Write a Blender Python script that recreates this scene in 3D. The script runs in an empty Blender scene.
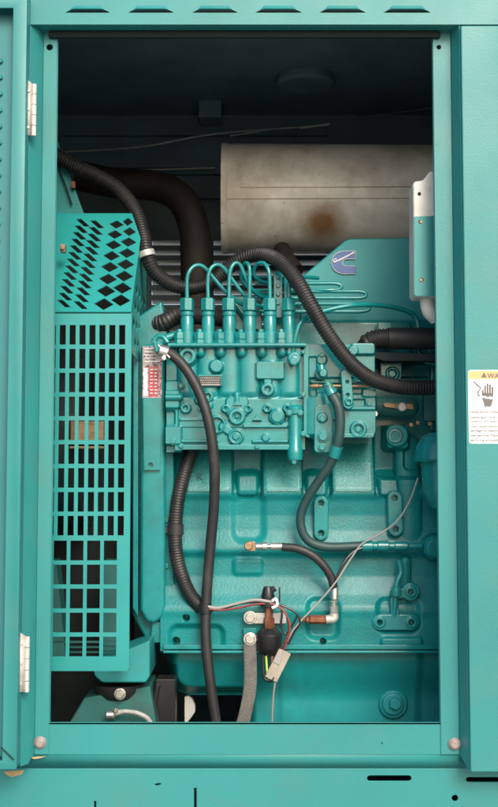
import bpy, bmesh, math, random
import numpy as np
from mathutils import Vector, Matrix, geometry
random.seed(7); rng = np.random.RandomState(3)
R = math.radians
sc = bpy.context.scene
COL = sc.collection

# ------------------------------------------------------------------ camera
F = 1150.0; D = 1.92; TILT = R(4.0); CX, CY = 249.0, 403.5
camd = bpy.data.cameras.new("camera"); cam = bpy.data.objects.new("camera", camd); COL.objects.link(cam)
camd.sensor_fit = 'HORIZONTAL'; camd.sensor_width = 36; camd.lens = F / 498 * 36
camd.clip_start = 0.05; camd.clip_end = 500
cam.location = (0, -D * math.cos(TILT), -D * math.sin(TILT))
cam.rotation_euler = (R(90) + TILT, 0, 0)
sc.camera = cam
CAM = Vector(cam.location)
FW = Vector((0, math.cos(TILT), math.sin(TILT))); UP = Vector((0, -math.sin(TILT), math.cos(TILT)))

# ------------------------------------------------------------------ world, sun, exposure
SUN_EL, SUN_AZ = R(35), R(-18)
w = bpy.data.worlds.new("World"); sc.world = w; w.use_nodes = True
nt = w.node_tree; nt.nodes.clear()
sky = nt.nodes.new('ShaderNodeTexSky'); sky.sky_type = 'NISHITA'; sky.sun_disc = False
sky.sun_elevation = SUN_EL; sky.sun_rotation = R(180) + SUN_AZ
sky.air_density = 1.0; sky.dust_density = 4.0; sky.ozone_density = 1.0
bg = nt.nodes.new('ShaderNodeBackground'); bg.inputs['Strength'].default_value = 0.15
out = nt.nodes.new('ShaderNodeOutputWorld')
nt.links.new(sky.outputs[0], bg.inputs[0]); nt.links.new(bg.outputs[0], out.inputs[0])
sl = bpy.data.lights.new("sun", 'SUN'); sl.energy = 1.15; sl.angle = R(24); sl.color = (1, .95, .87)
sun = bpy.data.objects.new("sun", sl); COL.objects.link(sun)
sd = Vector((math.sin(SUN_AZ) * math.cos(SUN_EL), math.cos(SUN_AZ) * math.cos(SUN_EL), -math.sin(SUN_EL)))
sun.rotation_euler = sd.to_track_quat('-Z', 'Y').to_euler()
sc.view_settings.view_transform = 'Standard'; sc.view_settings.look = 'None'
sc.view_settings.exposure = 0.66; sc.view_settings.gamma = 1

# ------------------------------------------------------------------ measuring helpers
def P(px, py, Y):
    """world point at depth Y that the photograph shows at (px, py)"""
    d = FW + Vector((1, 0, 0)) * ((px - CX) / F) + UP * ((CY - py) / F)
    k = (Y - CAM.y) / d.y
    return CAM + d * k
def S(Y): return (D + Y) / F
def X(px, Y=0): return P(px, 375, Y).x
def Z(py, Y=0): return P(249, py, Y).z

# ------------------------------------------------------------------ materials
def mat(name, col, rough=.5, metal=0, var=.12, vscale=9, bump=0, bscale=300, coat=0, col2=None, c2s=4, c2t=(.55, .75), rvar=.1, spec=.5, specks=None):
    m = bpy.data.materials.new(name); m.use_nodes = True
    n = m.node_tree.nodes; l = m.node_tree.links
    b = n['Principled BSDF']; b.inputs['Roughness'].default_value = rough; b.inputs['Metallic'].default_value = metal
    b.inputs['Specular IOR Level'].default_value = spec
    if coat: b.inputs['Coat Weight'].default_value = coat; b.inputs['Coat Roughness'].default_value = .12
    tc = n.new('ShaderNodeTexCoord')
    nz = n.new('ShaderNodeTexNoise'); nz.inputs['Scale'].default_value = vscale; nz.inputs['Detail'].default_value = 6
    l.new(tc.outputs['Object'], nz.inputs['Vector'])
    mr = n.new('ShaderNodeMapRange'); mr.inputs['From Min'].default_value = .3; mr.inputs['From Max'].default_value = .7
    mr.inputs['To Min'].default_value = 1 - var; mr.inputs['To Max'].default_value = 1 + var
    l.new(nz.outputs['Fac'], mr.inputs['Value'])
    mx = n.new('ShaderNodeVectorMath'); mx.operation = 'SCALE'; mx.inputs[0].default_value = col[:3]
    l.new(mr.outputs[0], mx.inputs['Scale'])
    last = mx.outputs[0]
    if col2:
        n2 = n.new('ShaderNodeTexNoise'); n2.inputs['Scale'].default_value = c2s; n2.inputs['Detail'].default_value = 10; n2.inputs['Roughness'].default_value = .65
        l.new(tc.outputs['Object'], n2.inputs['Vector'])
        m2 = n.new('ShaderNodeMapRange'); m2.inputs['From Min'].default_value = c2t[0]; m2.inputs['From Max'].default_value = c2t[1]
        l.new(n2.outputs['Fac'], m2.inputs['Value'])
        mm = n.new('ShaderNodeMix'); mm.data_type = 'RGBA'
        l.new(m2.outputs[0], mm.inputs[0]); l.new(last, mm.inputs[6]); mm.inputs[7].default_value = (*col2, 1)
        last = mm.outputs[2]
    if specks:      # small chips and dirt spots: (scale, threshold, colour)
        n4 = n.new('ShaderNodeTexNoise'); n4.inputs['Scale'].default_value = specks[0]; n4.inputs['Detail'].default_value = 5; n4.inputs['Roughness'].default_value = .7
        l.new(tc.outputs['Object'], n4.inputs['Vector'])
        m4 = n.new('ShaderNodeMapRange'); m4.inputs['From Min'].default_value = specks[1]; m4.inputs['From Max'].default_value = specks[1] + .05; m4.inputs['To Max'].default_value = .85
        l.new(n4.outputs['Fac'], m4.inputs['Value'])
        m5 = n.new('ShaderNodeMix'); m5.data_type = 'RGBA'; l.new(m4.outputs[0], m5.inputs[0]); l.new(last, m5.inputs[6]); m5.inputs[7].default_value = (*specks[2], 1)
        last = m5.outputs[2]
    l.new(last, b.inputs['Base Color'])
    if rvar:
        r2 = n.new('ShaderNodeMapRange'); r2.inputs['To Min'].default_value = max(0, rough - rvar); r2.inputs['To Max'].default_value = min(1, rough + rvar)
        n3 = n.new('ShaderNodeTexNoise'); n3.inputs['Scale'].default_value = vscale * 3; n3.inputs['Detail'].default_value = 4
        l.new(tc.outputs['Object'], n3.inputs['Vector']); l.new(n3.outputs['Fac'], r2.inputs['Value']); l.new(r2.outputs[0], b.inputs['Roughness'])
    if bump:
        nb = n.new('ShaderNodeTexNoise'); nb.inputs['Scale'].default_value = bscale; nb.inputs['Detail'].default_value = 3
        l.new(tc.outputs['Object'], nb.inputs['Vector'])
        bp = n.new('ShaderNodeBump'); bp.inputs['Strength'].default_value = bump; bp.inputs['Distance'].default_value = .001
        l.new(nb.outputs['Fac'], bp.inputs['Height']); l.new(bp.outputs[0], b.inputs['Normal'])
    return m

M = {}
M['cab'] = mat('cabinet_paint', (.026, .232, .226), .42, var=.10, vscale=3.2, bump=.2, bscale=380, col2=(.055, .215, .195), c2s=8, c2t=(.48, .78), rvar=.16, specks=(60, .71, (.10, .20, .17)))
M['door'] = mat('door_paint', (.024, .205, .212), .45, var=.08, vscale=5, bump=.16, bscale=420, col2=(.045, .195, .19), c2s=9, c2t=(.5, .8), rvar=.15)
M['guard'] = mat('guard_paint', (.016, .265, .255), .40, var=.08, vscale=8, bump=.12, bscale=500, col2=(.04, .215, .20), c2s=16, c2t=(.55, .85), specks=(90, .72, (.14, .25, .21)))
M['eng'] = mat('engine_paint', (.007, .195, .200), .25, var=.13, vscale=22, bump=.25, bscale=260, coat=.35, col2=(.015, .12, .115), c2s=14, c2t=(.5, .8), specks=(120, .67, (.02, .05, .045)))
M['pump'] = mat('pump_paint', (.009, .225, .228), .2, var=.1, vscale=30, bump=.12, bscale=350, coat=.35, col2=(.018, .14, .13), c2s=22, c2t=(.5, .8), specks=(150, .66, (.02, .055, .05)))
M['cast'] = mat('rough_casting_paint', (.004, .195, .198), .36, var=.14, vscale=18, bump=.55, bscale=230, coat=.08, spec=.33, specks=(110, .68, (.02, .05, .045)), col2=(.012, .125, .12), c2s=12, c2t=(.55, .85))
M['frost'] = mat('sand_cast_paint', (.014, .225, .215), .4, var=.35, vscale=320, bump=.7, bscale=420, coat=.3)
M['matte'] = mat('cover_paint', (.014, .26, .265), .5, var=.1, vscale=6, bump=.08, bscale=500, col2=(.04, .17, .15), c2s=5, c2t=(.5, .8))
M['pan'] = mat('oil_pan_paint', (.010, .27, .28), .40, var=.12, vscale=9, bump=.12, bscale=320, col2=(.02, .15, .15), c2s=7, c2t=(.5, .8))
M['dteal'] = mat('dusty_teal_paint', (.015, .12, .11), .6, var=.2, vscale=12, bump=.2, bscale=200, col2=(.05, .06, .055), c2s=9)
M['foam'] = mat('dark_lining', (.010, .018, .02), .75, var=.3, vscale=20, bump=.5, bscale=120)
M['inner'] = mat('inner_wall_paint', (.15, .22, .24), .5, var=.2, vscale=8)
M['rubber'] = mat('black_rubber', (.022, .023, .024), .5, var=.2, vscale=40, bump=.2, bscale=500, col2=(.06, .055, .05), c2s=20, c2t=(.55, .9))
M['conduit'] = mat('corrugated_plastic', (.014, .014, .015), .5, var=.2, vscale=30, col2=(.05, .045, .04), c2s=14, c2t=(.5, .9))
M['black'] = mat('black_plastic', (.014, .014, .015), .35, var=.2, vscale=30)
M['steel'] = mat('zinc_plated_steel', (.62, .60, .55), .33, .85, var=.15, vscale=60, bump=.1, bscale=400, col2=(.38, .30, .22), c2s=60, c2t=(.55, .8))
M['boltm'] = mat('weathered_bolt', (.36, .30, .28), .5, .3, var=.2, vscale=60, col2=(.25, .17, .14), c2s=60)
M['slat'] = mat('pale_slat', (.78, .70, .56), .4, 0)
M['hinge'] = mat('pale_hinge_metal', (.72, .68, .62), .45, .35, var=.1, vscale=50, col2=(.45, .36, .28), c2s=45, c2t=(.55, .8))
M['zinc'] = mat('dull_zinc', (.50, .50, .47), .5, .4, var=.2, vscale=50, col2=(.30, .27, .22), c2s=40)
M['brass'] = mat('dull_brass', (.33, .22, .13), .45, .6, var=.25, vscale=60, col2=(.15, .10, .07), c2s=50)
M['copper'] = mat('rusty_copper', (.23, .09, .05), .5, .5, var=.3, vscale=70, col2=(.1, .06, .04), c2s=60)
M['tan'] = mat('grey_tan_plastic', (.36, .32, .26), .6, var=.12, vscale=40)
M['white'] = mat('milky_plastic', (.68, .68, .63), .45, var=.06, vscale=14, col2=(.5, .47, .4), c2s=12)
M['exh'] = mat('sooty_exhaust', (.018, .013, .011), .7, .2, var=.35, vscale=25, bump=.3, bscale=120, col2=(.025, .022, .02), c2s=12)
M['strap'] = mat('braided_strap', (.15, .145, .13), .75, .2, var=.25, vscale=300, bump=1.0, bscale=600, col2=(.07, .065, .055), c2s=25)
M['wgrey'] = mat('grey_wire', (.30, .30, .28), .5, var=.1)
M['wred'] = mat('maroon_wire', (.20, .04, .035), .5, var=.1)
M['wbrown'] = mat('brown_wire', (.07, .035, .025), .5, var=.1)
M['wyel'] = mat('yellow_green_wire', (.38, .50, .08), .5, var=.1)
M['lwhite'] = mat('label_white', (.78, .78, .76), .5, var=.03)
M['lorange'] = mat('label_orange', (.85, .43, .17), .5, var=.03)
M['lgrey'] = mat('label_ink', (.13, .12, .12), .5, var=.03)
M['lred'] = mat('sticker_red', (.42, .06, .08), .5, var=.15, vscale=90, col2=(.45, .25, .25), c2s=160, c2t=(.5, .75))
M['lsil'] = mat('sticker_silver', (.42, .34, .36), .45, .2, var=.2, vscale=90, col2=(.07, .06, .07), c2s=220, c2t=(.5, .6))
M['plate'] = mat('data_plate', (.05, .05, .045), .4, .3, var=.3, vscale=100)
M['blue'] = mat('emblem_blue', (.07, .13, .33), .45, var=.15, vscale=60)
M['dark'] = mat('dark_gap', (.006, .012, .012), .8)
M['shell'] = mat('rust_stain', (.42, .30, .14), .8, var=.3, vscale=80)
M['ground'] = mat('concrete', (.29, .30, .30), .85, var=.12, vscale=3, bump=.3, bscale=60)

# muffler: aluminised steel with a heat stain
def muffler_mat():
    m = mat('aluminised_steel', (.92, .86, .75), .45, .05, var=.12, vscale=14, bump=.2, bscale=150, col2=(.50, .42, .32), c2s=9, c2t=(.42, .75), specks=(45, .66, (.28, .20, .13)))
    n = m.node_tree.nodes; l = m.node_tree.links; b = n['Principled BSDF']
    src = b.inputs['Base Color'].links[0].from_socket
    tc = n.new('ShaderNodeTexCoord')
    p = P(322, 222, .52)
    vm = n.new('ShaderNodeVectorMath'); vm.operation = 'DISTANCE'; l.new(tc.outputs['Object'], vm.inputs[0]); vm.inputs[1].default_value = p
    nz = n.new('ShaderNodeTexNoise'); nz.inputs['Scale'].default_value = 30; nz.inputs['Detail'].default_value = 6
    l.new(tc.outputs['Object'], nz.inputs['Vector'])
    ad = n.new('ShaderNodeMath'); ad.operation = 'MULTIPLY_ADD'; l.new(nz.outputs['Fac'], ad.inputs[0]); ad.inputs[1].default_value = .03; l.new(vm.outputs['Value'], ad.inputs[2])
    mr = n.new('ShaderNodeMapRange'); mr.inputs['From Min'].default_value = .032; mr.inputs['From Max'].default_value = .078
    mr.inputs['To Min'].default_value = .95; mr.inputs['To Max'].default_value = 0; l.new(ad.outputs[0], mr.inputs['Value'])
    mm = n.new('ShaderNodeMix'); mm.data_type = 'RGBA'; l.new(mr.outputs[0], mm.inputs[0]); l.new(src, mm.inputs[6]); mm.inputs[7].default_value = (.30, .13, .035, 1)
    l.new(mm.outputs[2], b.inputs['Base Color'])
    return m
M['muf'] = muffler_mat()

# ------------------------------------------------------------------ object helpers
def tag(o, label, cat, group=None):
    o['label'] = label; o['category'] = cat
    if group: o['group'] = group
    return o
def thing(name, label, cat, loc, group=None):
    o = bpy.data.objects.new(name, None); COL.objects.link(o); o.location = loc
    o.empty_display_size = .02
    return tag(o, label, cat, group)
def wpos(o):
    v = Vector(o.location)
    while o.parent is not None:
        if o.matrix_parent_inverse: v = v + o.matrix_parent_inverse.translation
        o = o.parent; v = v + Vector(o.location)
    return v
def link(name, me, m, parent=None, bevel=0, segs=2, angle=32, label=None):
    o = bpy.data.objects.new(name, me); COL.objects.link(o)
    me.materials.clear(); me.materials.append(M[m] if isinstance(m, str) else m)
    if parent is not None:
        o.parent = parent; o.matrix_parent_inverse = Matrix.Translation(-wpos(parent))
    me.polygons.foreach_set('use_smooth', [True] * len(me.polygons))
    if bevel:
        bv = o.modifiers.new('bevel', 'BEVEL'); bv.width = bevel; bv.segments = segs; bv.limit_method = 'ANGLE'; bv.angle_limit = R(35); bv.harden_normals = True
        bv.use_clamp_overlap = True
    else:
        me.set_sharp_from_angle(angle=R(angle))
    if label: o['label'] = label
    return o

class MB:
    def __init__(s): s.bm = bmesh.new()
    def box(s, x0, y0, x1, y1, Ya, Yb, rot=0):
        """front face seen at the pixel rectangle, at depth Ya, reaching back to Yb"""
        c = P((x0 + x1) / 2, (y0 + y1) / 2, Ya); k = S(Ya); hw = abs(x1 - x0) / 2 * k; hh = abs(y1 - y0) / 2 * k
        return s.wbox(c.x - hw, c.x + hw, Ya, Yb, c.z - hh, c.z + hh, rot)
    def wbox(s, xa, xb, ya, yb, za, zb, rot=0):
        cx, cz = (xa + xb) / 2, (za + zb) / 2
        vs = []
        for y in (ya, yb):
            for (x, z) in ((xa, za), (xb, za), (xb, zb), (xa, zb)):
                if rot:
                    dx, dz = x - cx, z - cz; c_, s_ = math.cos(rot), math.sin(rot)
                    x, z = cx + dx * c_ - dz * s_, cz + dx * s_ + dz * c_
                vs.append(s.bm.verts.new((x, y, z)))
        for f in ((0, 1, 2, 3), (7, 6, 5, 4), (0, 4, 5, 1), (1, 5, 6, 2), (2, 6, 7, 3), (3, 7, 4, 0)):
            s.bm.faces.new([vs[i] for i in f])
        return s
    def poly(s, pts, Ya, Yb):
        a = [s.bm.verts.new(P(x, y, Ya)) for x, y in pts]
        b = [s.bm.verts.new((v.co.x, Yb, v.co.z)) for v in a]
        s.bm.faces.new(a); s.bm.faces.new(b[::-1])
        n = len(a)
        for i in range(n): s.bm.faces.new((a[i], b[i], b[(i + 1) % n], a[(i + 1) % n]))
        return s
    def rings(s, cs, cap0=True, cap1=True):
        """cs: list of rings (lists of Vectors of the same length)"""
        rv = [[s.bm.verts.new(p) for p in c] for c in cs]
        n = len(rv[0])
        for a, b in zip(rv, rv[1:]):
            for i in range(n): s.bm.faces.new((a[i], a[(i + 1) % n], b[(i + 1) % n], b[i]))
        if cap0: s.bm.faces.new(rv[0][::-1])
        if cap1: s.bm.faces.new(rv[-1])
        return s
    def lathe(s, c, axis, prof, n=24, ph=0, cap=True):
        """c: world centre, axis: unit Vector, prof: [(distance along axis, radius)] in metres"""
        a = Vector(axis).normalized(); u = a.orthogonal().normalized(); v = a.cross(u)
        cs = []
        for t, r in prof:
            cs.append([c + a * t + (u * math.cos(2 * math.pi * i / n + ph) + v * math.sin(2 * math.pi * i / n + ph)) * r for i in range(n)])
        return s.rings(cs, cap, cap)
    def disc(s, px, py, r, Y, h, n=24, hole=0, hd=None, ph=0, cham=.18):
        """round boss facing the viewer: radius r px, from depth Y out by h px; optional blind hole"""
        k = S(Y); c = P(px, py, Y); a = Vector((0, -1, 0)); ch = min(cham * r, h * .5 if h > 0 else 1)
        prof = [(-2 * k, r * k), ((h - ch) * k, r * k), (h * k, (r - ch) * k)]
        if hole: prof += [(h * k, hole * k), ((h - (hd or h)) * k, hole * k * .92)]
        return s.lathe(c, a, prof, n, ph)
    def rod(s, pts, r, n=10, sub=6, ribs=0, pitch=.0055, cap=True, prof=None, flat=None):
        """tube through world points with catmull-rom smoothing"""
        pts = [Vector(p) for p in pts]; path = []
        if len(pts) > 2 and sub > 1:
            q = [pts[0] * 2 - pts[1]] + pts + [pts[-1] * 2 - pts[-2]]
            for i in range(1, len(q) - 2):
                p0, p1, p2, p3 = q[i - 1], q[i], q[i + 1], q[i + 2]
                for j in range(sub):
                    t = j / sub
                    path.append(.5 * ((2 * p1) + (p2 - p0) * t + (2 * p0 - 5 * p1 + 4 * p2 - p3) * t * t + (3 * p1 - p0 - 3 * p2 + p3) * t ** 3))
            path.append(pts[-1])
        else: path = pts
        L = [0]
        for a, b in zip(path, path[1:]): L.append(L[-1] + (b - a).length)
        tot = L[-1]
        if ribs:
            nn = int(tot / pitch) * 4; samp = []
            seq = [1, 1, 1 - ribs, 1 - ribs]
            import bisect
            for i in range(nn + 1):
                d = tot * i / nn; k = min(max(bisect.bisect_right(L, d) - 1, 0), len(path) - 2)
                t = (d - L[k]) / max(1e-9, L[k + 1] - L[k])
                samp.append((path[k].lerp(path[k + 1], t), seq[i % 4]))
            path = [p for p, _ in samp]; rad = [q * r for _, q in samp]
        elif prof: rad = [prof(l / tot) * r for l in L]
        else: rad = [r] * len(path)
        up = Vector((0, 0, 1)); t0 = (path[1] - path[0]).normalized()
        if abs(t0.dot(up)) > .9: up = Vector((1, 0, 0))
        u = (up - t0 * up.dot(t0)).normalized(); cs = []
        for i, p in enumerate(path):
            t = (path[min(i + 1, len(path) - 1)] - path[max(i - 1, 0)]).normalized()
            u = (u - t * u.dot(t)).normalized(); v = t.cross(u)
            if flat: cs.append([p + (u * math.cos(2 * math.pi * k / n) * flat[0] + v * math.sin(2 * math.pi * k / n) * flat[1]) * rad[i] for k in range(n)])
            else: cs.append([p + (u * math.cos(2 * math.pi * k / n) + v * math.sin(2 * math.pi * k / n)) * rad[i] for k in range(n)])
        return s.rings(cs, cap, cap)
    def prod(s, pts, r, **kw):
        """tube through (px, py, Y) points, r in px"""
        Ym = sum(p[2] for p in pts) / len(pts)
        return s.rod([P(*p) for p in pts], r * S(Ym), **kw)
    def vl(s, px, Y, prof, n=20, ph=0):
        """vertical turned part: prof [(py, r px)]"""
        k = S(Y); p0 = P(px, prof[0][0], Y)
        return s.lathe(p0, Vector((0, 0, 1)), [(P(px, y, Y).z - p0.z, r * k) for y, r in prof], n, ph)
    def hl(s, py, Y, prof, n=20, ph=0):
        """turned part lying across: prof [(px, r px)]"""
        k = S(Y); p0 = P(prof[0][0], py, Y)
        return s.lathe(p0, Vector((1, 0, 0)), [(P(x, py, Y).x - p0.x, r * k) for x, r in prof], n, ph)
    def done(s, name, m, parent=None, bevel=0, **kw):
        bmesh.ops.recalc_face_normals(s.bm, faces=s.bm.faces)
        me = bpy.data.meshes.new(name); s.bm.to_mesh(me); s.bm.free()
        return link(name, me, m, parent, bevel, **kw)

def holed(name, outer, holes, m, parent, frame, thick, bevel=0, label=None):
    """plate with real openings. outer/holes are 2-D loops, frame maps (u, v, depth) to the world"""
    loops = [[Vector((u, v, 0)) for u, v in lp] for lp in [outer] + holes]
    tris = geometry.tessellate_polygon(loops)
    flat = [v for lp in loops for v in lp]; n = len(flat)
    vs = [frame(v.x, v.y, 0) for v in flat] + [frame(v.x, v.y, thick) for v in flat]
    fs = [tuple(t) for t in tris] + [(t[2] + n, t[1] + n, t[0] + n) for t in tris]
    k = 0
    for lp in loops:
        q = len(lp)
        for i in range(q):
            a, b = k + i, k + (i + 1) % q; fs.append((a, b, b + n, a + n))
        k += q
    me = bpy.data.meshes.new(name); me.from_pydata([tuple(v) for v in vs], [], fs)
    bm = bmesh.new(); bm.from_mesh(me); bmesh.ops.recalc_face_normals(bm, faces=bm.faces)
    bm.to_mesh(me); bm.free()
    return link(name, me, m, parent, bevel, label=label)
def rect(x0, y0, x1, y1): return [(x0, y0), (x1, y0), (x1, y1), (x0, y1)]
def circ(x, y, r, n=14): return [(x + r * math.cos(2 * math.pi * i / n), y + r * math.sin(2 * math.pi * i / n)) for i in range(n)]
def slot(x0, y0, x1, y1, n=5):
    r = (y1 - y0) / 2; cy = (y0 + y1) / 2; o = []
    for i in range(n + 1): a = -math.pi / 2 + math.pi * i / n; o.append((x1 - r + r * math.cos(a), cy + r * math.sin(a)))
    for i in range(n + 1): a = math.pi / 2 + math.pi * i / n; o.append((x0 + r + r * math.cos(a), cy + r * math.sin(a)))
    return o
def pxframe(Y): return lambda u, v, d: Vector((P(u, v, Y).x, Y + d, P(u, v, Y).z))

# ---- cast surfaces as height fields
def ss(t): t = np.clip(t, 0, 1); return t * t * (3 - 2 * t)
class HF:
    def __init__(s, x0, y0, x1, y1, step, Y0):
        s.xs = np.arange(x0, x1 + step * .5, step); s.ys = np.arange(y0, y1 + step * .5, step)
        s.X, s.Y = np.meshgrid(s.xs, s.ys); s.H = np.zeros_like(s.X); s.Y0 = Y0; s.keep = np.ones_like(s.X, bool)
    def rr(s, cx, cy, hw, hh, r):
        qx = np.abs(s.X - cx) - hw + r; qy = np.abs(s.Y - cy) - hh + r
        return np.hypot(np.maximum(qx, 0), np.maximum(qy, 0)) + np.minimum(np.maximum(qx, qy), 0) - r
    def ci(s, cx, cy, r): return np.hypot(s.X - cx, s.Y - cy) - r
    def cap(s, x0, y0, x1, y1, r):
        dx, dy = x1 - x0, y1 - y0; t = np.clip(((s.X - x0) * dx + (s.Y - y0) * dy) / (dx * dx + dy * dy + 1e-9), 0, 1)
        return np.hypot(s.X - x0 - t * dx, s.Y - y0 - t * dy) - r
    def up(s, sd, h, w=1.6, add=False):
        """raised to absolute height h (or by h) inside the outline, with a filleted flank"""
        t = ss(-sd / w + .5)
        s.H = s.H + h * t if add else np.where(t > 0, np.maximum(s.H, s.H * (1 - t) + h * t), s.H)
        return s
    def dn(s, sd, d, w=1.6): s.H = s.H - d * ss(-sd / w + .5); return s
    def dome(s, cx, cy, r, h): s.H = np.maximum(s.H, h * np.sqrt(np.clip(1 - ((s.X - cx) ** 2 + (s.Y - cy) ** 2) / r ** 2, 0, 1)) - (s.ci(cx, cy, r) > 0) * 99) ; return s
    def rod(s, x0, y0, x1, y1, r, h, base=0):
        sd = s.cap(x0, y0, x1, y1, 0); v = base + h * np.sqrt(np.clip(1 - (sd / r) ** 2, 0, 1)); s.H = np.where(sd < r, np.maximum(s.H, v), s.H); return s
    def ring(s, cx, cy, r, h, hr, hd, w=1.3): s.up(s.ci(cx, cy, r), h, w); s.dn(s.ci(cx, cy, hr), hd, 1.0); return s
    def mask(s, sd): s.keep &= sd < 0; return s
    def done(s, name, m, parent, back=.05, **kw):
        ny, nx = s.X.shape; k = S(s.Y0)
        # pixel -> world on the reference plane
        dx = (s.X - CX) / F; du = (CY - s.Y) / F
        dy = math.cos(TILT) - du * math.sin(TILT); dz = math.sin(TILT) + du * math.cos(TILT)
        t = (s.Y0 - CAM.y) / dy
        W = np.stack([CAM.x + dx * t, s.Y0 - s.H * k, CAM.z + dz * t], -1).reshape(-1, 3)
        idx = np.arange(nx * ny).reshape(ny, nx)
        kf = s.keep[:-1, :-1] & s.keep[1:, :-1] & s.keep[:-1, 1:] & s.keep[1:, 1:]
        fs = np.stack([idx[:-1, :-1], idx[1:, :-1], idx[1:, 1:], idx[:-1, 1:]], -1)[kf]
        used = np.unique(fs); remap = -np.ones(nx * ny, int); remap[used] = np.arange(len(used))
        me = bpy.data.meshes.new(name); me.from_pydata(W[used].tolist(), [], remap[fs].tolist())
        bm = bmesh.new(); bm.from_mesh(me)
        be = [e for e in bm.edges if e.is_boundary]
        g = bmesh.ops.extrude_edge_only(bm, edges=be)
        for v in g['geom']:
            if isinstance(v, bmesh.types.BMVert): v.co.y = s.Y0 + back
        bm.to_mesh(me); bm.free()
        return link(name, me, m, parent, angle=50, **kw)

def hexbolt(parent, px, py, Y, r, m='pump', h=4, washer=True, name='bolt', label=None, socket=False):
    b = MB(); k = S(Y); c = P(px, py, Y); a = Vector((0, -1, 0))
    if washer: b.lathe(c, a, [(-.001, r * 1.28 * k), (.7 * k, r * 1.28 * k), (1.0 * k, r * 1.2 * k)], 22)
    if socket: b.disc(px, py, r, Y, h, n=20, hole=r * .5, hd=h * .7)
    else: b.lathe(c, a, [(0, r * k), ((h - .8) * k, r * k), (h * k, r * .86 * k)], 6, ph=random.random() * 1.5)
    return b.done(name, m, parent, bevel=.0004, label=label)

# ------------------------------------------------------------------ the setting: ground outside
gm = MB(); gz = -1.42
gm.wbox(-60, 60, -60, 60, gz - .05, gz)
g = gm.done('ground', 'ground'); g['kind'] = 'structure'

# ================================================================== ENCLOSURE
FY = .036                         # depth of the inner flange behind the outer skin
enc = thing('generator_enclosure', 'turquoise sheet metal generator cabinet whose doorway frames the engine', 'generator cabinet', (0, .5, gz))
xl, xr = X(35.5, 0), X(465, 0)                       # edges of the outer skin
fl, fr = X(53.5, FY), X(436.5, FY)                   # edges of the opening in the flange
zt, zb = Z(24.5, 0), Z(769, 0)
fb = Z(722, FY); fbo = Z(753, FY)
fxl, fxr = X(40, FY), X(454, FY)
TH = .003
# lintel with pressed slots
sl_x = [(65, 110), (128, 174), (192, 238), (255, 302), (319, 366), (383, 431)]
def wf(Y): return lambda u, v, d: Vector((u, Y + d, v))
holes = []
zs0 = Z(12.8, 0); zs1 = Z(9.6, 0)
for a, b in sl_x:
    xa, xb = P(a, 11, 0).x, P(b, 11, 0).x; e = .008
    holes.append([(xa, zs0), (xa + e * .4, zs0 - 0), (xb - e * .4, zs0), (xb, zs0 + .0005), (xb - e, zs1 - .001), (xb - e * 1.6, zs1), (xa + e * 1.6, zs1), (xa + e, zs1 - .001)])
o = holed('lintel', rect(-.95, zt, 1.1, zt + .16), holes, 'cab', enc, wf(0), TH)
b = MB(); b.wbox(fl - .014, fr + .012, .024, .0335, zt - .013, zt - .0005); b.done('lintel_shade_strip', 'dark', enc, bevel=.003)  # added black strip standing in for the shade under the lintel
b = MB(); b.wbox(-.95, 1.1, TH, .04, zt, zt + TH)    # folded return under the lintel
for a, c in sl_x:                                       # pressed hood over every slot
    xa, xb = P(a, 11, 0).x, P(c, 11, 0).x
    cs = []
    for x, q in ((xa + .010, .15), (xa + .016, 1), (xb - .016, 1), (xb - .010, .15)):
        cs.append([Vector((x, -.0001 + .0008, zs1 + .0075 * q)), Vector((x, -.0025 * q, zs1 + .004 * q)), Vector((x, -.0045 * q, zs1 + .0005)), Vector((x, -.0035 * q, zs1 - .0005)), Vector((x, .001, zs1 - .0005))])
    b.rings(cs)
b.done('lintel_fold', 'cab', enc)
# right skin panel
pz = Z(772, -.004)
o = MB(); o.wbox(X(465, -.004), 1.1, -.006, .0455, pz, zt - .004); o.done('side_panel', 'cab', enc, bevel=.0025)
# right jamb: flange + inclined return (a folded sheet)
def fold(name, prof, z0, z1, m='cab', z0s=None):
    """vertical folded sheet. prof: [(x, y)]"""
    b = MB(); vs0 = []; vs1 = []
    for i, (x, y) in enumerate(prof):
        za = z0 if z0s is None else z0s[i]
        vs0.append(b.bm.verts.new((x, y, za))); vs1.append(b.bm.verts.new((x, y, z1)))
    for i in range(len(prof) - 1): b.bm.faces.new((vs0[i], vs0[i + 1], vs1[i + 1], vs1[i]))
    o = b.done(name, m, enc, bevel=0)
    so = o.modifiers.new('solid', 'SOLIDIFY'); so.thickness = .002; so.offset = 0
    bv = o.modifiers.new('bevel', 'BEVEL'); bv.width = .0018; bv.segments = 3; bv.limit_method = 'ANGLE'; bv.angle_limit = R(25); bv.harden_normals = True
    return o
# flange with holes: right
zfl = Z(762, FY)
def holed_flange(name, xa, xb, holes):
    return holed(name, rect(xa, fbo - .0012, xb, zt + .05), holes, 'cab', enc, wf(FY - .0035), .0025)
hR = [circ(P(438.5, 48, FY).x, P(438, 48, FY).z, .0042)]
holed_flange('right_jamb', fr, fxr, hR)
hL = [circ(P(50, 48, FY).x, P(50, 48, FY).z, .0058)]
holed_flange('left_jamb', fxl, fl, hL)
fold('right_jamb_return', [(fxr + .001, FY), (X(465, 0) - .001, .002)], 0, zt + .03, z0s=[fbo - .001, pz + .001])
b = MB(); b.wbox(fr - .001, fr + .002, FY + .001, FY + .006, fb - .02, zt + .05); b.done('right_jamb_fold', 'cab', enc)
b = MB(); b.wbox(fl - .002, fl + .001, FY + .001, FY + .006, fb - .02, zt + .05); b.done('left_jamb_fold', 'cab', enc)
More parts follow.
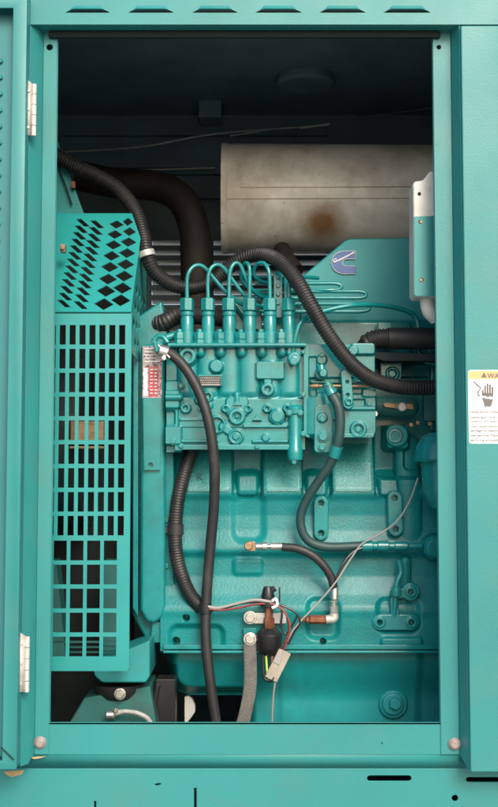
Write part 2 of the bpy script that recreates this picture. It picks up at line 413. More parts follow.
# left jamb return: sloping channel towards the hinge line
x27 = X(31, 0)
fold('left_jamb_return', [(fxl - .001, FY), (X(35, .02), .022), (x27, .016), (X(25, 0), .002)], 0, zt + .03, z0s=[fbo - .001, Z(760, .02), Z(764, .016), Z(767, 0)])
# small rivet heads on the right jamb
for px, py in ((437, 144), (456.5, 211), (457, 243)):
    b = MB(); b.disc(px, py, 2.3, FY - .002 if px < 450 else .03, 1.1, n=14); b.done('rivet', 'cab', enc)
# sill: flange, slope, lower skin with slots
hs = [circ(P(382, 743, FY).x, P(382, 743, FY).z, .0017, 10)]
holed('sill', [(fl - .004, fb), (fl - .004, fbo - .002), (fr + .004, fbo - .002), (fr + .004, fb)], hs, 'cab', enc, wf(FY - .001), .0025)
b = MB()
LS = .047; zl = Z(768, LS)
vA = [(-.45, FY, fbo), (.47, FY, fbo), (.47, LS + .001, zl), (-.45, LS + .001, zl)]
vv = [b.bm.verts.new(v) for v in vA]; b.bm.faces.new(vv)
o = b.done('sill_slope', 'cab', enc); so = o.modifiers.new('solid', 'SOLIDIFY'); so.thickness = .002; so.offset = 0
def wl(pts, Y=.047): return [(P(x, y, Y).x, P(x, y, Y).z) for x, y in pts]
hs = [wl(slot(367, 775.5, 411.5, 781)), wl(slot(466, 777, 520, 782)), wl(circ(455, 798, 3.2)), wl(slot(550, 777, 600, 782)),
      wl(rect(94, 801, 96.2, 830)), wl(rect(194, 788, 196.6, 830)), wl([(154, 784.5), (158, 783), (161, 783.4), (160, 785), (156, 785.6)])]
holed('lower_skin', rect(-.95, gz + .12, 1.1, zl - .0005), hs, 'cab', enc, wf(LS), .004, bevel=.0007)
b = MB(); b.wbox(fl - .004, fr + .004, FY - .001, FY + .006, fb - .0035, fb - .001); b.done('sill_fold', 'cab', enc)
# bolts in the lower corners
for px, py in ((40, 742.5), (454.5, 744)):
    b = MB(); b.disc(px, py, 6.2, FY - .0045, 1.2, n=24); b.disc(px, py, 5.1, FY - .0055, 3.4, n=24, cham=.35); b.done('corner_bolt', 'boltm', enc, bevel=.0006)
# roof, back wall with louvres, ends, floor, skids
b = MB(); b.wbox(-.95, 1.1, .004, 1.0, zt + .16, zt + .165); b.done('roof', 'inner', enc)
for xa, xb in ((-.93, -.925), (1.09, 1.095)):
    b = MB(); b.wbox(xa, xb, .05, .975, gz + .135, zt + .159); b.done('end_wall', 'inner', enc)
b = MB(); b.wbox(-.92, 1.085, .05, .985, gz + .125, gz + .13); b.done('floor', 'foam', enc)
b = MB(); b.wbox(-.95, 1.1, .048, 1.0, gz + .002, gz + .118); b.done('base_skid', 'cab', enc)
YB = .98
holes = []
lou = []
for i in range(11):
    zc = P(190, 243 + i * 9.9, YB).z
    for (a, c) in ((152, 208), (214, 330)):
        holes.append(rect(P(a, 250, YB).x, zc - .0062, P(c, 250, YB).x, zc + .0062)); lou.append((P(a, 250, YB).x, P(c, 250, YB).x, zc))
holed('back_wall', rect(-.92, gz + .13, 1.085, zt + .1595), holes, 'inner', enc, wf(YB), .003)
b = MB()
for xa, xb, zc in lou:       # outward louvre blades
    vs = [b.bm.verts.new(v) for v in ((xa, YB + .004, zc + .0065), (xb, YB + .004, zc + .0065), (xb, YB + .026, zc - .001), (xa, YB + .026, zc - .001))]
    b.bm.faces.new(vs)
o = b.done('louvre_blades', 'slat', enc); so = o.modifiers.new('solid', 'SOLIDIFY'); so.thickness = .0015
# faint rails high on the back wall
b = MB()
for y0, x0, x1, hh in ((133, 60, 330, 2), (165, 90, 215, 2.5), (172, 100, 420, 2), (196, 150, 420, 2)):
    b.box(x0, y0, x1, y0 + hh, YB - .02, YB - .002)
b.done('wall_rail', 'inner', enc)
for pts, rr2, mm2 in (([(60, 152, .9), (140, 147, .9), (215, 134, .9), (330, 125, .9)], 1.0, 'zinc'), ([(96, 171, .93), (215, 168, .93)], .8, 'slat'), ([(196, 95, .88), (203, 78, .88), (212, 76, .88)], 1.6, 'zinc'), ([(230, 136, .86), (262, 131, .86)], .8, 'zinc'), ([(300, 128, .85), (330, 124, .85)], 1.1, 'slat'), ([(345, 120, .9), (432, 108, .9)], .8, 'inner')):
    e_ = MB(); e_.prod(pts, rr2, n=8); e_.done('wall_conduit', mm2, enc)
e_ = MB(); e_.box(198, 84, 222, 118, .86, .93); e_.done('wall_box', 'inner', enc, bevel=.004)
b = MB(); b.vl(305, .7, [(72, 27), (78, 30), (84, 30), (87, 27)], n=30); b.done('roof_outlet', 'inner', enc)

# rust stains at the sill's left corner
b = MB(); b.poly([(4, 771.5), (24, 770), (22, 774), (12, 777), (7, 775)], .0460, .0472); b.done('rust_stain', 'shell', enc)
b = MB(); b.poly([(31, 757), (46, 756.5), (38, 758.5), (33, 759)], .0312, .0335); b.done('rust_stain', 'shell', enc)

# warning label on the side panel
LY = -.0064
lab = MB(); lab.poly([(468, 371.5), (470, 370), (560, 370), (562, 372), (562, 442), (560, 443.7), (471, 443.7), (469, 442)], LY, LY + .0012)
lab = lab.done('warning_label', 'lwhite', enc)
b = MB(); b.poly([(468.6, 372.5), (470.3, 371), (560, 371), (561, 373), (561, 378.8), (468.7, 378.8)], LY - .0004, LY); b.done('orange_band', 'lorange', lab)
def text(s, px, py, hpx, m, parent, Y=LY - .0006, bold=0, name='lettering', sx=1.0):
    cu = bpy.data.curves.new(name, 'FONT'); cu.body = s; cu.size = hpx * S(0) * 1.35; cu.extrude = .00012; cu.offset = bold
    o = bpy.data.objects.new('tmp', cu); COL.objects.link(o)
    dg = bpy.context.evaluated_depsgraph_get(); me = bpy.data.meshes.new_from_object(o.evaluated_get(dg))
    COL.objects.unlink(o); bpy.data.objects.remove(o)
    p = P(px, py, Y)
    me.transform(Matrix.Translation(p) @ Matrix.Rotation(R(90), 4, 'X') @ Matrix.Diagonal((sx, 1, 1, 1)))
    return link(name, me, m, parent)
text('WARNING', 487.5, 378, 5.0, 'lgrey', lab, Y=LY - .0008, bold=.0002)
b = MB(); b.poly([(481.2, 377.5), (484, 372), (486.8, 377.5)], LY - .0008, LY - .0004); b.done('alert_triangle', 'lgrey', lab)
b = MB(); b.prod([(473.6, 381.5, LY - .0003), (478, 385.5, LY - .0003), (480.6, 388, LY - .0003), (478.5, 391, LY - .0003), (477.8, 394, LY - .0003), (479.8, 396, LY - .0003)], .55, n=6); b.done('shock_symbol', 'lgrey', lab)
b = MB()
for x, y0, y1 in ((482.8, 390, 395), (485.2, 385.5, 395), (487.6, 383.5, 395), (490, 384.5, 395), (492.4, 387, 395.5)):
    b.prod([(x, y0, LY - .0003), (x, y1, LY - .0003)], .8, n=6)
b.poly([(482, 393), (493.2, 393), (493, 397.4), (490.6, 395.6), (488, 397), (486, 395.4), (483, 396.2)], LY - .001, LY)
b.poly([(482.4, 398), (484.4, 397.6), (486, 398.8), (488.6, 398.2), (490, 399.4), (493, 398.6), (492.2, 403), (491, 406.3), (484.6, 406.3), (484.2, 403.2)], LY - .001, LY)
b.done('hand_symbol', 'lgrey', lab)
for i, (t, y) in enumerate((('Hazardous Voltage.', 412.8), ('Generator with remote', 418.2), ('control will start anytime.', 422.2), ('Can cause severe injury or', 427.4), ('damage to equipment.', 431.6), ('See Service Manual before', 436.4), ('servicing procedures.', 441))):
    text(t, 469.9, y, 2.5, 'lgrey', lab, sx=1.22)

# ================================================================== DOOR (folded back flat to the left)
DY = -.034
door = thing('enclosure_door', 'open turquoise louvred cabinet door folded back at the left edge', 'cabinet door', (X(-150, 0), 0, Z(769, 0)))
xs0, xs1 = X(7.8, DY), X(22, DY)
zdt, zdb = Z(8, DY), Z(760.5, DY)
xd = xs1 - .75
b = MB(); b.wbox(xd, xs0 + .008, -.006, -.0035, zdb, zdt); 
for i in range(52):          # pressed louvres, ends rounded, open below
    zc = P(0, 62 + i * 16.3, -.006).z
    if zc < zdb + .03: break
    for xa, xb in ((xs0 - .17, xs0 - .021), (xs0 - .37, xs0 - .20), (xs0 - .57, xs0 - .40)):
        cs = []
        for x, q in ((xa, .05), (xa + .002, .6), (xa + .006, .9), (xa + .012, 1), (xb - .012, 1), (xb - .006, .9), (xb - .002, .6), (xb, .05)):
            cs.append([Vector((x, -.0055, zc + .0085 * q)), Vector((x, -.006 - .005 * q, zc + .004 * q)), Vector((x, -.006 - .008 * q, zc - .003 * q)), Vector((x, -.006 - .006 * q, zc - .004 * q)), Vector((x, -.0055, zc - .003 * q))])
        b.rings(cs)
b.done('door_panel', 'door', door)
b = MB(); ch = .018
def mitre(pts): b.bm.faces.new([b.bm.verts.new((x, DY, z)) for x, z in pts])
wv = xs1 - xs0
mitre([(xs0, zdt), (xs1, zdt + wv), (xs1, zdb - wv * .6), (xs0, zdb)])
mitre([(xd, zdt), (xd, zdt + wv), (xs1, zdt + wv), (xs0, zdt)])
mitre([(xs0, zdb), (xs1 , zdb - wv * .6), (xd, zdb - wv * .6), (xd, zdb)])
bmesh.ops.remove_doubles(b.bm, verts=b.bm.verts, dist=1e-5)
o = b.done('door_lip', 'cab', door); so = o.modifiers.new('solid', 'SOLIDIFY'); so.thickness = .0022; so.offset = -1
bv = o.modifiers.new('bevel', 'BEVEL'); bv.width = .001; bv.segments = 2; bv.limit_method = 'ANGLE'
b = MB()
b.wbox(xs1 - .002, xs1, DY + .0015, -.0035, zdb - wv * .6, zdt + wv)
b.wbox(xd, xs1, DY + .0015, -.0035, zdt + wv - .002, zdt + wv + .0003)
b.wbox(xd, xs1, DY + .0015, -.0035, zdb - wv * .6 - .0003, zdb - wv * .6 + .002)
b.done('door_edge', 'door', door)
b = MB(); b.poly([(0, 747.4), (1, 746.8), (14, 759.4), (13.2, 760.2)], DY - .0035, DY - .0022); b.done('mitre_seam', 'dark', door)
def hinge(y0, y1, dx):
    e = MB(); Yh = -.010
    xk = P(35 + dx, (y0 + y1) / 2, Yh).x; za, zb_ = P(35, y1, Yh).z, P(35, y0, Yh).z
    r = .0042; n = 5
    for i in range(n):
        a = za + (zb_ - za) * i / n; c = za + (zb_ - za) * (i + 1) / n - .0009
        e.lathe(Vector((xk, Yh, a)), Vector((0, 0, 1)), [(0, r * .9), (.0006, r), (c - a - .0006, r), (c - a, r * .9)], 16)
    h = e.done('hinge', 'hinge', door)
    e = MB()
    vs = [e.bm.verts.new(v) for v in ((xk - .0155, DY + .016, za + .002), (xk - .003, Yh, za), (xk - .003, Yh, zb_), (xk - .0155, DY + .016, zb_ + .010))]
    e.bm.faces.new(vs); l = e.done('hinge_leaf', 'hinge', h); so = l.modifiers.new('solid', 'SOLIDIFY'); so.thickness = .0018
    for t in (.15, .5, .85):
        e = MB(); e.lathe(Vector((xk - .0085, DY + .0195, za + (zb_ - za) * t)), Vector((.35, -1, 0)), [(-.002, .0026), (.0008, .0026), (.0016, .0016)], 12); e.done('screw', 'steel', h)
hinge(84, 136, -1); hinge(636, 692, -8)

# ================================================================== ALTERNATOR + its guard
GY = .10
guard = thing('alternator_guard', 'turquoise perforated steel guard of slots and diamonds over the alternator', 'machine guard', P(95, 670, .2))
gx0, gx1 = P(30, 490, GY).x, P(130.3, 490, GY).x
gz1, gz0 = P(100, 313.5, GY).z, P(100, 671, GY).z
def gx(px): return P(px, 490, GY).x
holes = []
# rows of narrow slots: measured in pixels at their own heights
ys = [325 + i * 23.85 for i in range(9)]
XS0 = X(118.8, GY)  # right-most slot left edge around y=375
pitch = 9.95 * S(GY); wslot = 6.15 * S(GY)
for i, y in enumerate(ys):
    za, zb_ = P(100, y + 19.6, GY).z, P(100, y, GY).z
    for j in range(9):
        xa = XS0 - j * pitch; holes.append(rect(xa, za, xa + wslot, zb_))
ys2 = [540.6 + i * 24 for i in range(5)]
XB = P(103.5, 590, GY).x; pb = 16.6 * S(GY); wb = 13 * S(GY)
for y in ys2:
    za, zb_ = P(100, y + 19.8, GY).z, P(100, y, GY).z
    for j in range(5):
        xa = XB - j * pb; holes.append(rect(xa, za, xa + wb, zb_))
holed('front_grille', [(gx0, gz0), (gx1 - .004, gz0), (gx1, gz0 + .004), (gx1, gz1), (gx0, gz1)], holes, 'guard', guard, wf(GY), .0022)
# sloping top
pA = Vector((gx1, GY + .001, gz1 + .0035))
YT = .262
TX1 = P(139.5, 236, .225).x
def topf(u, v, d):    # u: metres across, v: 0..1 up the slope
    y = GY + (YT - GY) * v; z0 = gz1 + .003; z1 = P(100, 213, YT).z
    n = Vector((0, -(z1 - z0), (YT - GY))).normalized()
    return Vector((u, y, z0 + (z1 - z0) * v)) - n * d
def tuv(px, py):      # pixel -> slope coordinates
    lo, hi = 0., 1.
    for _ in range(30):
        m_ = (lo + hi) / 2; q = topf(0, m_, 0); yy = CY - F * ((q - CAM).dot(UP)) / ((q - CAM).dot(FW))
        if yy > py: lo = m_
        else: hi = m_
    Yq = GY + (YT - GY) * lo
    return (P(px, py, Yq).x, lo)
outer = [tuv(p, q) for p, q in ((30, 312.7), (131, 312.7), (140.5, 238), (132, 213.3), (40, 213.3))]
holes = []
for i in range(13):       # small parallelogram slots, two staggered columns
    y = 303.5 - i * 6.95 + i * i * .018; x = 63.5 + i * 1.58
    holes.append([tuv(x - 6.6, y - 3.6), tuv(x - 1.2, y - 3.9), tuv(x + 7.2, y + 3.6), tuv(x + 1.8, y + 3.9)])
    x2 = 80.4 + i * 1.38; y2 = y + 1.6
    holes.append([tuv(x2 - 7.2, y2 - 3.8), tuv(x2 - 1.4, y2 - 4.0), tuv(x2 + 7.4, y2 + 3.8), tuv(x2 + 1.6, y2 + 4.0)])
dA = [(103.8, 304), (106, 291), (108, 279), (109.7, 267), (111.5, 255.8), (113.4, 244.8), (114.8, 234.4), (116.4, 224.4)]
dB = [(120.7, 300.2), (122.4, 288), (124.1, 276), (125.6, 264.3), (127, 253), (128.4, 242), (129.4, 231.6), (127.8, 221.8)]
for col_ in (dA, dB):     # two staggered columns of diamonds
    for i, (x, y) in enumerate(col_):
        a_ = 9.9 - i * .35; h_ = 6.0 - i * .26
        if col_ is dB and i > 5: a_ = (0, 0, 0, 0, 0, 0, 6.6, 5.2)[i]
        holes.append([tuv(x - a_, y - .5), tuv(x + .4, y - h_), tuv(x + a_, y + .5), tuv(x - .4, y + h_)])
holed('sloping_top', outer, holes, 'guard', guard, topf, .0022)
# right-hand side sheet with diamonds, receding
SX = gx1 - .001
def sidef(u, v, d): return Vector((SX - d, u, v))
zt1 = P(100, 213, YT).z
zc2 = P(139, 239, .225).z
zL = P(100, 352, GY).z
outer = [(GY + .003, gz0), (GY + .014, gz0), (GY + .014, zL), (.40, zL), (.40, zc2 - .004), (.222, zc2 - .004), (GY + .003, gz1 - .002)]
holes = []
for r_ in range(15):
    for c_ in range(5):
        yy = GY + .055 + c_ * .05 + (.025 if r_ % 2 else 0); zz = gz1 + .06 - r_ * .034
        if yy > .375: continue
        lim = gz1 + (yy - GY) / (YT - GY) * (zt1 - gz1) - .03
        if zz > lim or zz > zc2 - .022 or zz < zL + .02: continue
        holes.append([(yy - .021, zz), (yy, zz - .0145), (yy + .021, zz), (yy, zz + .0145)])
holed('side_sheet', outer, holes, 'guard', guard, sidef, .002)
b = MB(); b.box(60, 244, 65, 252, .135, .15); b.disc(62.5, 248, 2.2, .133, 1.5, n=10); b.done('latch_clip', 'brass', guard, bevel=.0008)

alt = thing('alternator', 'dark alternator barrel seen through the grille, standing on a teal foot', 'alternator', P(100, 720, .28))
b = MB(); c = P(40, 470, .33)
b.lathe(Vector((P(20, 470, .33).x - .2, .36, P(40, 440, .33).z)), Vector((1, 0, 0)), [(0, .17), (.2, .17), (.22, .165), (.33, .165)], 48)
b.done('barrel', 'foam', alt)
b = MB(); b.box(70, 421, 104, 444, .165, .20); b.box(69, 446, 104, 449, .16, .19); b.box(76, 424, 98, 441, .155, .17); b.done('terminal_block', 'brass', alt, bevel=.002)
b = MB()
b.poly([(104, 560), (125, 560), (128, 655), (100, 655)], .28, .33); b.poly([(50, 560), (56, 560), (66, 660), (50, 660)], .2, .25)
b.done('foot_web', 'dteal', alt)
b = MB(); b.box(20, 218, 135, 735, .45, .455); b.done('rear_shade_sheet', 'dark', alt)  # added black sheet, its colour gives the shade seen through the grille
b = MB()
for i in range(5): b.box(55, 641 + i * 5, 118, 643 + i * 5, .2 + i * .01, .205 + i * .01)
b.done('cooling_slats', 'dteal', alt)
b = MB(); b.poly([(92, 664), (150, 640), (150, 676), (146, 683), (102, 683), (94, 676)], .16, .3); b.done('mounting_foot', 'matte', alt, bevel=.004)
b = MB(); b.vl(119, .22, [(700, 12), (697, 19), (690, 24), (683, 25)], n=32); b.done('rubber_mount', 'rubber', alt)
hexbolt(alt, 120, 694, .175, 4.6, 'steel', 4)
# skid crossmember below
skid = MB(); skid.poly([(84, 698), (150, 686), (158, 735), (62, 735)], .19, .32)
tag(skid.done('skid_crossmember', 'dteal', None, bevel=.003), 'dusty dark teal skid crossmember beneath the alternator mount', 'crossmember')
b = MB(); b.prod([(113, 714, .17), (124, 711.5, .165), (137, 713, .165), (147, 718, .17), (152, 726, .18)], 2.6, ribs=.25, pitch=.003, n=10)
hc = b.done('braided_hose', 'zinc'); tag(hc, 'short silver braided hose with clamp low beside the alternator foot', 'hose')
b = MB(); b.hl(715, .168, [(106, 3), (107, 4.4), (114, 4.4), (115, 3.2)], n=14); b.disc(116, 710, 2.5, .163, 2.5, n=6); b.done('hose_clamp', 'steel', hc)
bb = MB(); bb.box(156, 680, 175, 735, .22, .27); bb.prod([(158, 684, .22), (155, 705, .22), (160, 730, .22)], 3, n=10)
tag(bb.done('rubber_bumper', 'black', None, bevel=.003), 'black rubber block hanging left of the oil pan', 'rubber block')
wc = MB(); wc.poly([(184.5, 697), (188, 695.5), (192, 699), (195, 706), (195, 712), (191, 718), (186, 724), (184.5, 724)], .34, .36)
tag(wc.done('white_tab', 'white', None, bevel=.001), 'white half-round plastic tab under the oil pan', 'plastic tab')

# teal gusset with brackets above the guard
gu = thing('side_gusset', 'dark teal sloping gusset plate above the perforated guard', 'gusset plate', P(62, 210, .3))
b = MB(); b.poly([(50, 125), (57, 140), (84, 214), (50, 214)], .34, .36); b.done('gusset_plate', 'matte', gu, bevel=.002)
b = MB(); b.prod([(57, 162, .332), (72, 205, .332)], .9, n=6); b.done('gusset_seam', 'black', gu)
b = MB(); b.box(57, 151, 64, 164, .325, .34, rot=.3); b.disc(60, 157, 2.6, .324, 2, n=12); b.done('rusty_clip', 'copper', gu, bevel=.001)
b = MB(); b.box(71, 181, 75, 188, .325, .34); b.done('rusty_clip', 'copper', gu, bevel=.001)

# ================================================================== ENGINE
eng = thing('diesel_engine', 'glossy teal diesel engine with cast block and oil pan filling the cabinet', 'engine', P(300, 722, .45))
BY = .305
h = HF(163, 425, 470, 646, .7, BY)
Xg, Yg = h.X, h.Y
yk = [425, 440, 462, 488, 494, 500, 515, 530, 546, 550, 556, 575, 592, 603, 608, 614, 646]
hk = [-6, -3, 8, 19, 20, 16.5, 15.5, 17.5, 23, 23.5, 19.5, 20.5, 27, 33, 34, 33, 33]
h.H = np.interp(Yg, yk, hk)
from numpy import convolve
kern = np.hanning(11); kern /= kern.sum()
prof = np.interp(h.ys, yk, hk); pp = np.pad(prof, 5, 'edge'); prof = np.convolve(pp, kern, 'valid'); h.H = np.repeat(prof[:, None], len(h.xs), 1)
def smoothtube(x, c, w_): return np.exp(-((x - c) / w_) ** 2)
# upper pockets between the cast pads
for c in (247.5, 316, 388, 460):
    sdp = h.rr(c, 466, 14.5, 32, 6); t = ss(-sdp / 3 + .5); fl_ = 0 + 8 * ss((Yg - 474) / 20)
    h.H = h.H * (1 - t) + fl_ * t
    sdp = h.rr(c, 485, 12, 13, 6); h.H = np.maximum(h.H, (7 + (Yg - 472) * .22) * ss(-sdp / 9 + .5))
# long shallow pockets
for (cx, cy, hw, hh) in ((248.5, 517, 15, 23),):
    h.dn(h.rr(cx, cy, hw, hh, 9), 3.2, 9)
for (cx, cy, hw, hh) in ((321, 615, 15, 19), (394, 612, 20, 16), (198, 634, 26, 12)):
    h.dn(h.rr(cx, cy, hw, hh, 8), 4.5, 7)
h.up(h.rr(397, 637, 20, 4, 3), 36, 4)
# raised lower web on the right + vertical rib
h.rod(407, 445, 408, 540, 12, 5, 16); h.rod(402, 560, 402, 596, 6, 5, 22)
h.up(h.ci(430, 546, 12.5), 36, 3); h.up(h.ci(430, 546, 9.5), 39, 2)
h.up(h.rr(248, 565, 14, 8, 4), 22.5, 6)
for x, y, r_ in ((188, 614, 3), (178, 637, 3.4), (321, 637, 2.7)): h.dn(h.ci(x, y, r_), 14, 1.0)
# upper right of the block, darker area with stepped bosses
h.dn(h.rr(420, 430, 46, 48, 10), 14, 5); h.dn(h.rr(425, 452, 22, 18, 5), 4, 3)
h.up(h.rr(396, 437, 12, 13, 5), 13, 4); h.up(h.ci(395, 436, 11.5), 16, 2.2)
h.up(h.rr(170, 540, 6, 100, 3), 24, 3)
block = h.done('cylinder_block', 'cast', eng, back=.15)
# sand-cast pads under the pump
for (a, c) in ((186, 231), (264, 301), (331, 372)):
    f = HF(a, 440, c, 492, .8, BY - .001)
    pr = np.interp(f.Y, yk, hk); f.H = pr + .8 * ss((np.minimum(f.X - a, c - f.X)) / 3); f.mask(f.rr((a + c) / 2, 466, (c - a) / 2, 26, 5))
    f.done('casting_pad', 'frost', eng, back=.03)
b = text('K', 196, 480, 10, 'dteal', eng, Y=BY - .034, bold=.0003, name='cast_letter')
# flywheel housing at the left
fh = thing('flywheel_housing', 'tall rounded teal flywheel housing beside the grille, with warning sticker', 'housing', P(150, 625, .3))
b = MB()
b.poly([(130, 330), (139, 315), (162, 300), (168, 330), (166, 640), (146, 640), (132, 615)], .268, .34)
b.done('housing_shell', 'eng', fh, bevel=.006, segs=4)
b = MB(); b.poly([(140.5, 345), (165, 340), (165.5, 606), (162, 618), (154, 624), (146, 622), (139.5, 610)], .236, .268); b.done('housing_band', 'pump', fh, bevel=.011, segs=6)
b = MB(); b.poly([(133, 350), (138.5, 344), (138, 617), (132.5, 608)], .243, .268); b.done('housing_rim', 'eng', fh, bevel=.002)
o = holed('lifting_tab', [(143, 398), (161, 398), (160, 470), (144, 470)], [circ(150.5, 465, 2.6)], 'pump', fh, lambda u, v, d: Vector((P(u, v, .228).x, .228 + d, P(u, v, .228).z)), .008)
b = MB(); b.poly([(152, 622), (163, 622), (163, 643), (150, 643)], .25, .3); b.done('housing_foot', 'eng', fh, bevel=.002)
b = MB(); b.box(142.5, 346, 162, 398, .2335, .2362); st = b.done('sticker', 'lsil', fh)
b = MB(); b.box(148.5, 366, 158.5, 396.5, .2331, .2334); b.done('red_field', 'lred', st)
b = MB(); b.box(143.5, 368, 147.5, 396, .2331, .2334); b.box(143.5, 391, 148, 396, .2328, .2331); b.done('white_field', 'lwhite', st)
b = MB()
for i in range(8):
    y = 369 + i * 3.4
    for j, (a, c) in enumerate(((150, 153.3), (154.3, 157.6))):
        b.box(a, y, c - (i * 7 + j * 3) % 3 * .5, y + .9, .2327, .2331)
for i in range(5): b.box(144.5, 348 + i * 3.2, 160 - (i * 5) % 4, 349 + i * 3.2, .2331, .2334)
b.done('fine_print', 'lwhite', st)
# bolts down the joint
for y in (520, 566, 610): hexbolt(fh, 166.5, y, .262, 3.0, 'eng', 4)
# oil pan
pan = HF(166, 649, 470, 760, .9, .318)
t = (pan.Y - 649) / 40
pan.H = 22 - 16 * ss((pan.Y - 655) / 45) + 3 * ss((pan.X - 200) / 100)
pan.H -= 26 * (1 - ss((pan.X - 166) / 16)) ** 2
pan.H += 1.8 * ss(-(np.abs(pan.X - 290) - 14) / 8) - 4 * ss((pan.X - 412) / 10)
pl = np.minimum(pan.rr(266, 660, 100, 37, 26), pan.rr(366, 660, 123, 200, 6)); pan.H = np.where(pan.X < 262, pan.H - 16 * ss((pl + 14) / 14) * (pan.Y > 662), pan.H); pan.keep &= pl < 0
pn = pan.done('oil_pan', 'pan', eng, back=.3)
b = MB(); b.disc(393, 704, 14.5, .30, 4, n=36); b.disc(393, 704, 11, .292, 2.5, n=36)
dp = b.done('drain_plug', 'pan', pn, bevel=.0015)
hexbolt(dp, 395, 703, .288, 6.5, 'pan', 5, washer=False, name='plug_head')
b = MB(); z_ = P(300, 645.5, .25)
b.wbox(P(164, 646, .25).x, P(470, 646, .25).x, .232, .32, P(300, 648, .25).z, P(300, 643.5, .25).z)
b.wbox(P(164, 646, .25).x, P(470, 646, .25).x, .227, .32, P(300, 651.5, .25).z, P(300, 648.9, .25).z)
b.done('pan_rail', 'pump', eng, bevel=.0012)
# tabs with bolt holes bolted on the block
for (x0, y0, x1, y1, Yt) in ((321, 503, 321, 533, .262), (394.5, 498, 395.5, 529, .258)):
    hf = HF(min(x0, x1) - 9, y0 - 9, max(x0, x1) + 9, y1 + 9, .5, Yt); hf.up(hf.cap(x0, y0, x1, y1, 7.2), 3, 1.2)
    hf.dn(hf.ci(x0, y0, 2.7), 9, .9); hf.dn(hf.ci(x1, y1, 2.7), 9, .9); hf.mask(hf.cap(x0, y0, x1, y1, 7.8)); hf.done('bolt_tab', 'pump', eng, back=.03)
hf = HF(370, 580, 424, 636, .5, .242)
A_ = np.minimum(hf.cap(380, 622, 411, 622, 8), np.minimum(hf.cap(394, 600, 395, 620, 4.2), 99)); B_ = hf.ci(410.5, 591.5, 9)
A_ = np.minimum(A_, np.minimum(B_, hf.cap(396, 594, 410, 592, 5)))
hf.up(A_, 3, 1.4)
for x, y in ((379.5, 622), (411, 622), (410.5, 591.5)): hf.up(hf.ci(x, y, 5.5), 4.2, 1.2); hf.dn(hf.ci(x, y, 2.6), 10, .9)
hf.mask(A_ - .6); hf.done('lower_bracket', 'pump', eng, back=.02)
b = MB(); b.prod([(399, 560, .235), (401, 572, .235), (397, 582, .232), (396, 592, .232), (395, 606, .236), (394, 616, .24)], 2.6, n=12)
b.vl(396.3, .232, [(597, 3), (596, 5), (592, 5.4), (588, 5), (586, 3.4)], n=16); b.done('dipstick_tube', 'pump', eng)
# cylinder head area behind the pump on the right
hd = HF(290, 300, 470, 440, .9, .36)
hd.H = 2 + 6 * ss((hd.Y - 318) / 6); hd.up(hd.rr(420, 410, 50, 32, 6), 14, 3); hd.dn(hd.rr(405, 372, 34, 14, 5), 4, 3)
hd.up(hd.rr(350, 345, 60, 22, 6), 12, 4); hd.up(hd.rr(432, 392, 5, 40, 2), 20, 2)
hd.done('cylinder_head', 'eng', eng, back=.12)
b = MB(); b.box(378, 322, 392, 340, .30, .33); b.done('head_lug', 'pump', eng, bevel=.0015)
tb = HF(376, 356, 406, 390, .5, .30); sdt = np.minimum(tb.cap(391, 366, 391, 374, 11), tb.rr(391, 362, 11, 5, 2)); tb.up(sdt, 3, 1.4); tb.ring(392, 374, 6.5, 5, 4, 3); tb.mask(sdt - .5); tb.done('bolt_tab', 'eng', eng, back=.05)
b = MB(); b.disc(392, 374, 4.2, .292, 2.2, n=6); b.done('bolt', 'eng', eng, bevel=.0005)
b = MB(); b.disc(395, 436, 8.4, .278, 3, n=28, hole=4.6, hd=2.6); b.done('socket_plug', 'eng', eng, bevel=.0006)
# large flat cover with the emblem
cvY = .345
cov = MB(); cov.poly([(298, 285), (302, 276), (345, 240.5), (350, 238.5), (470, 236.5), (470, 322), (300, 322)], cvY, cvY + .12)
cov = cov.done('top_cover', 'matte', eng, bevel=.005, segs=4)
b = MB()
EY = cvY - .003
pts = []
cx_, cy_ = 345.5, 262.5
outer = [(355.5, 251), (343, 251)] + [(cx_ - 3 + 11 * math.cos(a), cy_ + 11 * math.sin(a)) for a in [math.pi * 1.5 - i * math.pi / 10 for i in range(1, 10)]] + [(343, 274), (355.5, 274), (355.5, 266)]
inner = [(cx_ + .5 + 3.4 * math.cos(a), cy_ + 3.4 * math.sin(a)) for a in [math.pi * .5 + i * math.pi / 8 for i in range(0, 9)]] + [(355.5, 259)]
b.poly(outer + inner, EY, EY + .0035); em = b.done('emblem', 'blue', cov, bevel=.0005)
b = MB(); cs_ = [(p[0], p[1], EY + .0002) for p in outer + inner]; b.prod(cs_ + [cs_[0]], .35, n=6, sub=1); b.done('emblem_rim', 'zinc', em)
b = MB(); b.prod([(333.5, 262.5, EY - .0006), (340, 260, EY - .0006), (354, 252.5, EY - .0006)], .9, n=6); 
b.prod([(334, 262, EY - .0006), (333.5, 260, EY - .0006), (336.5, 258.5, EY - .0006)], .55, n=6); b.done('emblem_stroke', 'lwhite', em)
me = text('Cummins', 336.5, 262.2, 3.0, 'lwhite', em, Y=EY - .0012, name='emblem_script')
pv = P(336.5, 262.2, EY); me.data.transform(Matrix.Translation(pv) @ Matrix.Rotation(R(-27), 4, 'Y') @ Matrix.Translation(-pv))

# fuel filter canister at the right edge
ff = thing('filter_canister', 'dark teal round filter canister with flared lid behind the right jamb', 'filter', P(440, 500, .215))
b = MB(); b.vl(449, .215, [(508, 18), (500, 23), (492, 26.5), (462, 27)], n=40); b.done('canister_body', 'pump', ff)
b = MB(); b.vl(449, .215, [(463, 26), (462, 33.5), (460, 34.8), (457, 34.5), (446, 32.5), (438, 28), (433, 20)], n=40); b.done('canister_lid', 'pump', ff)

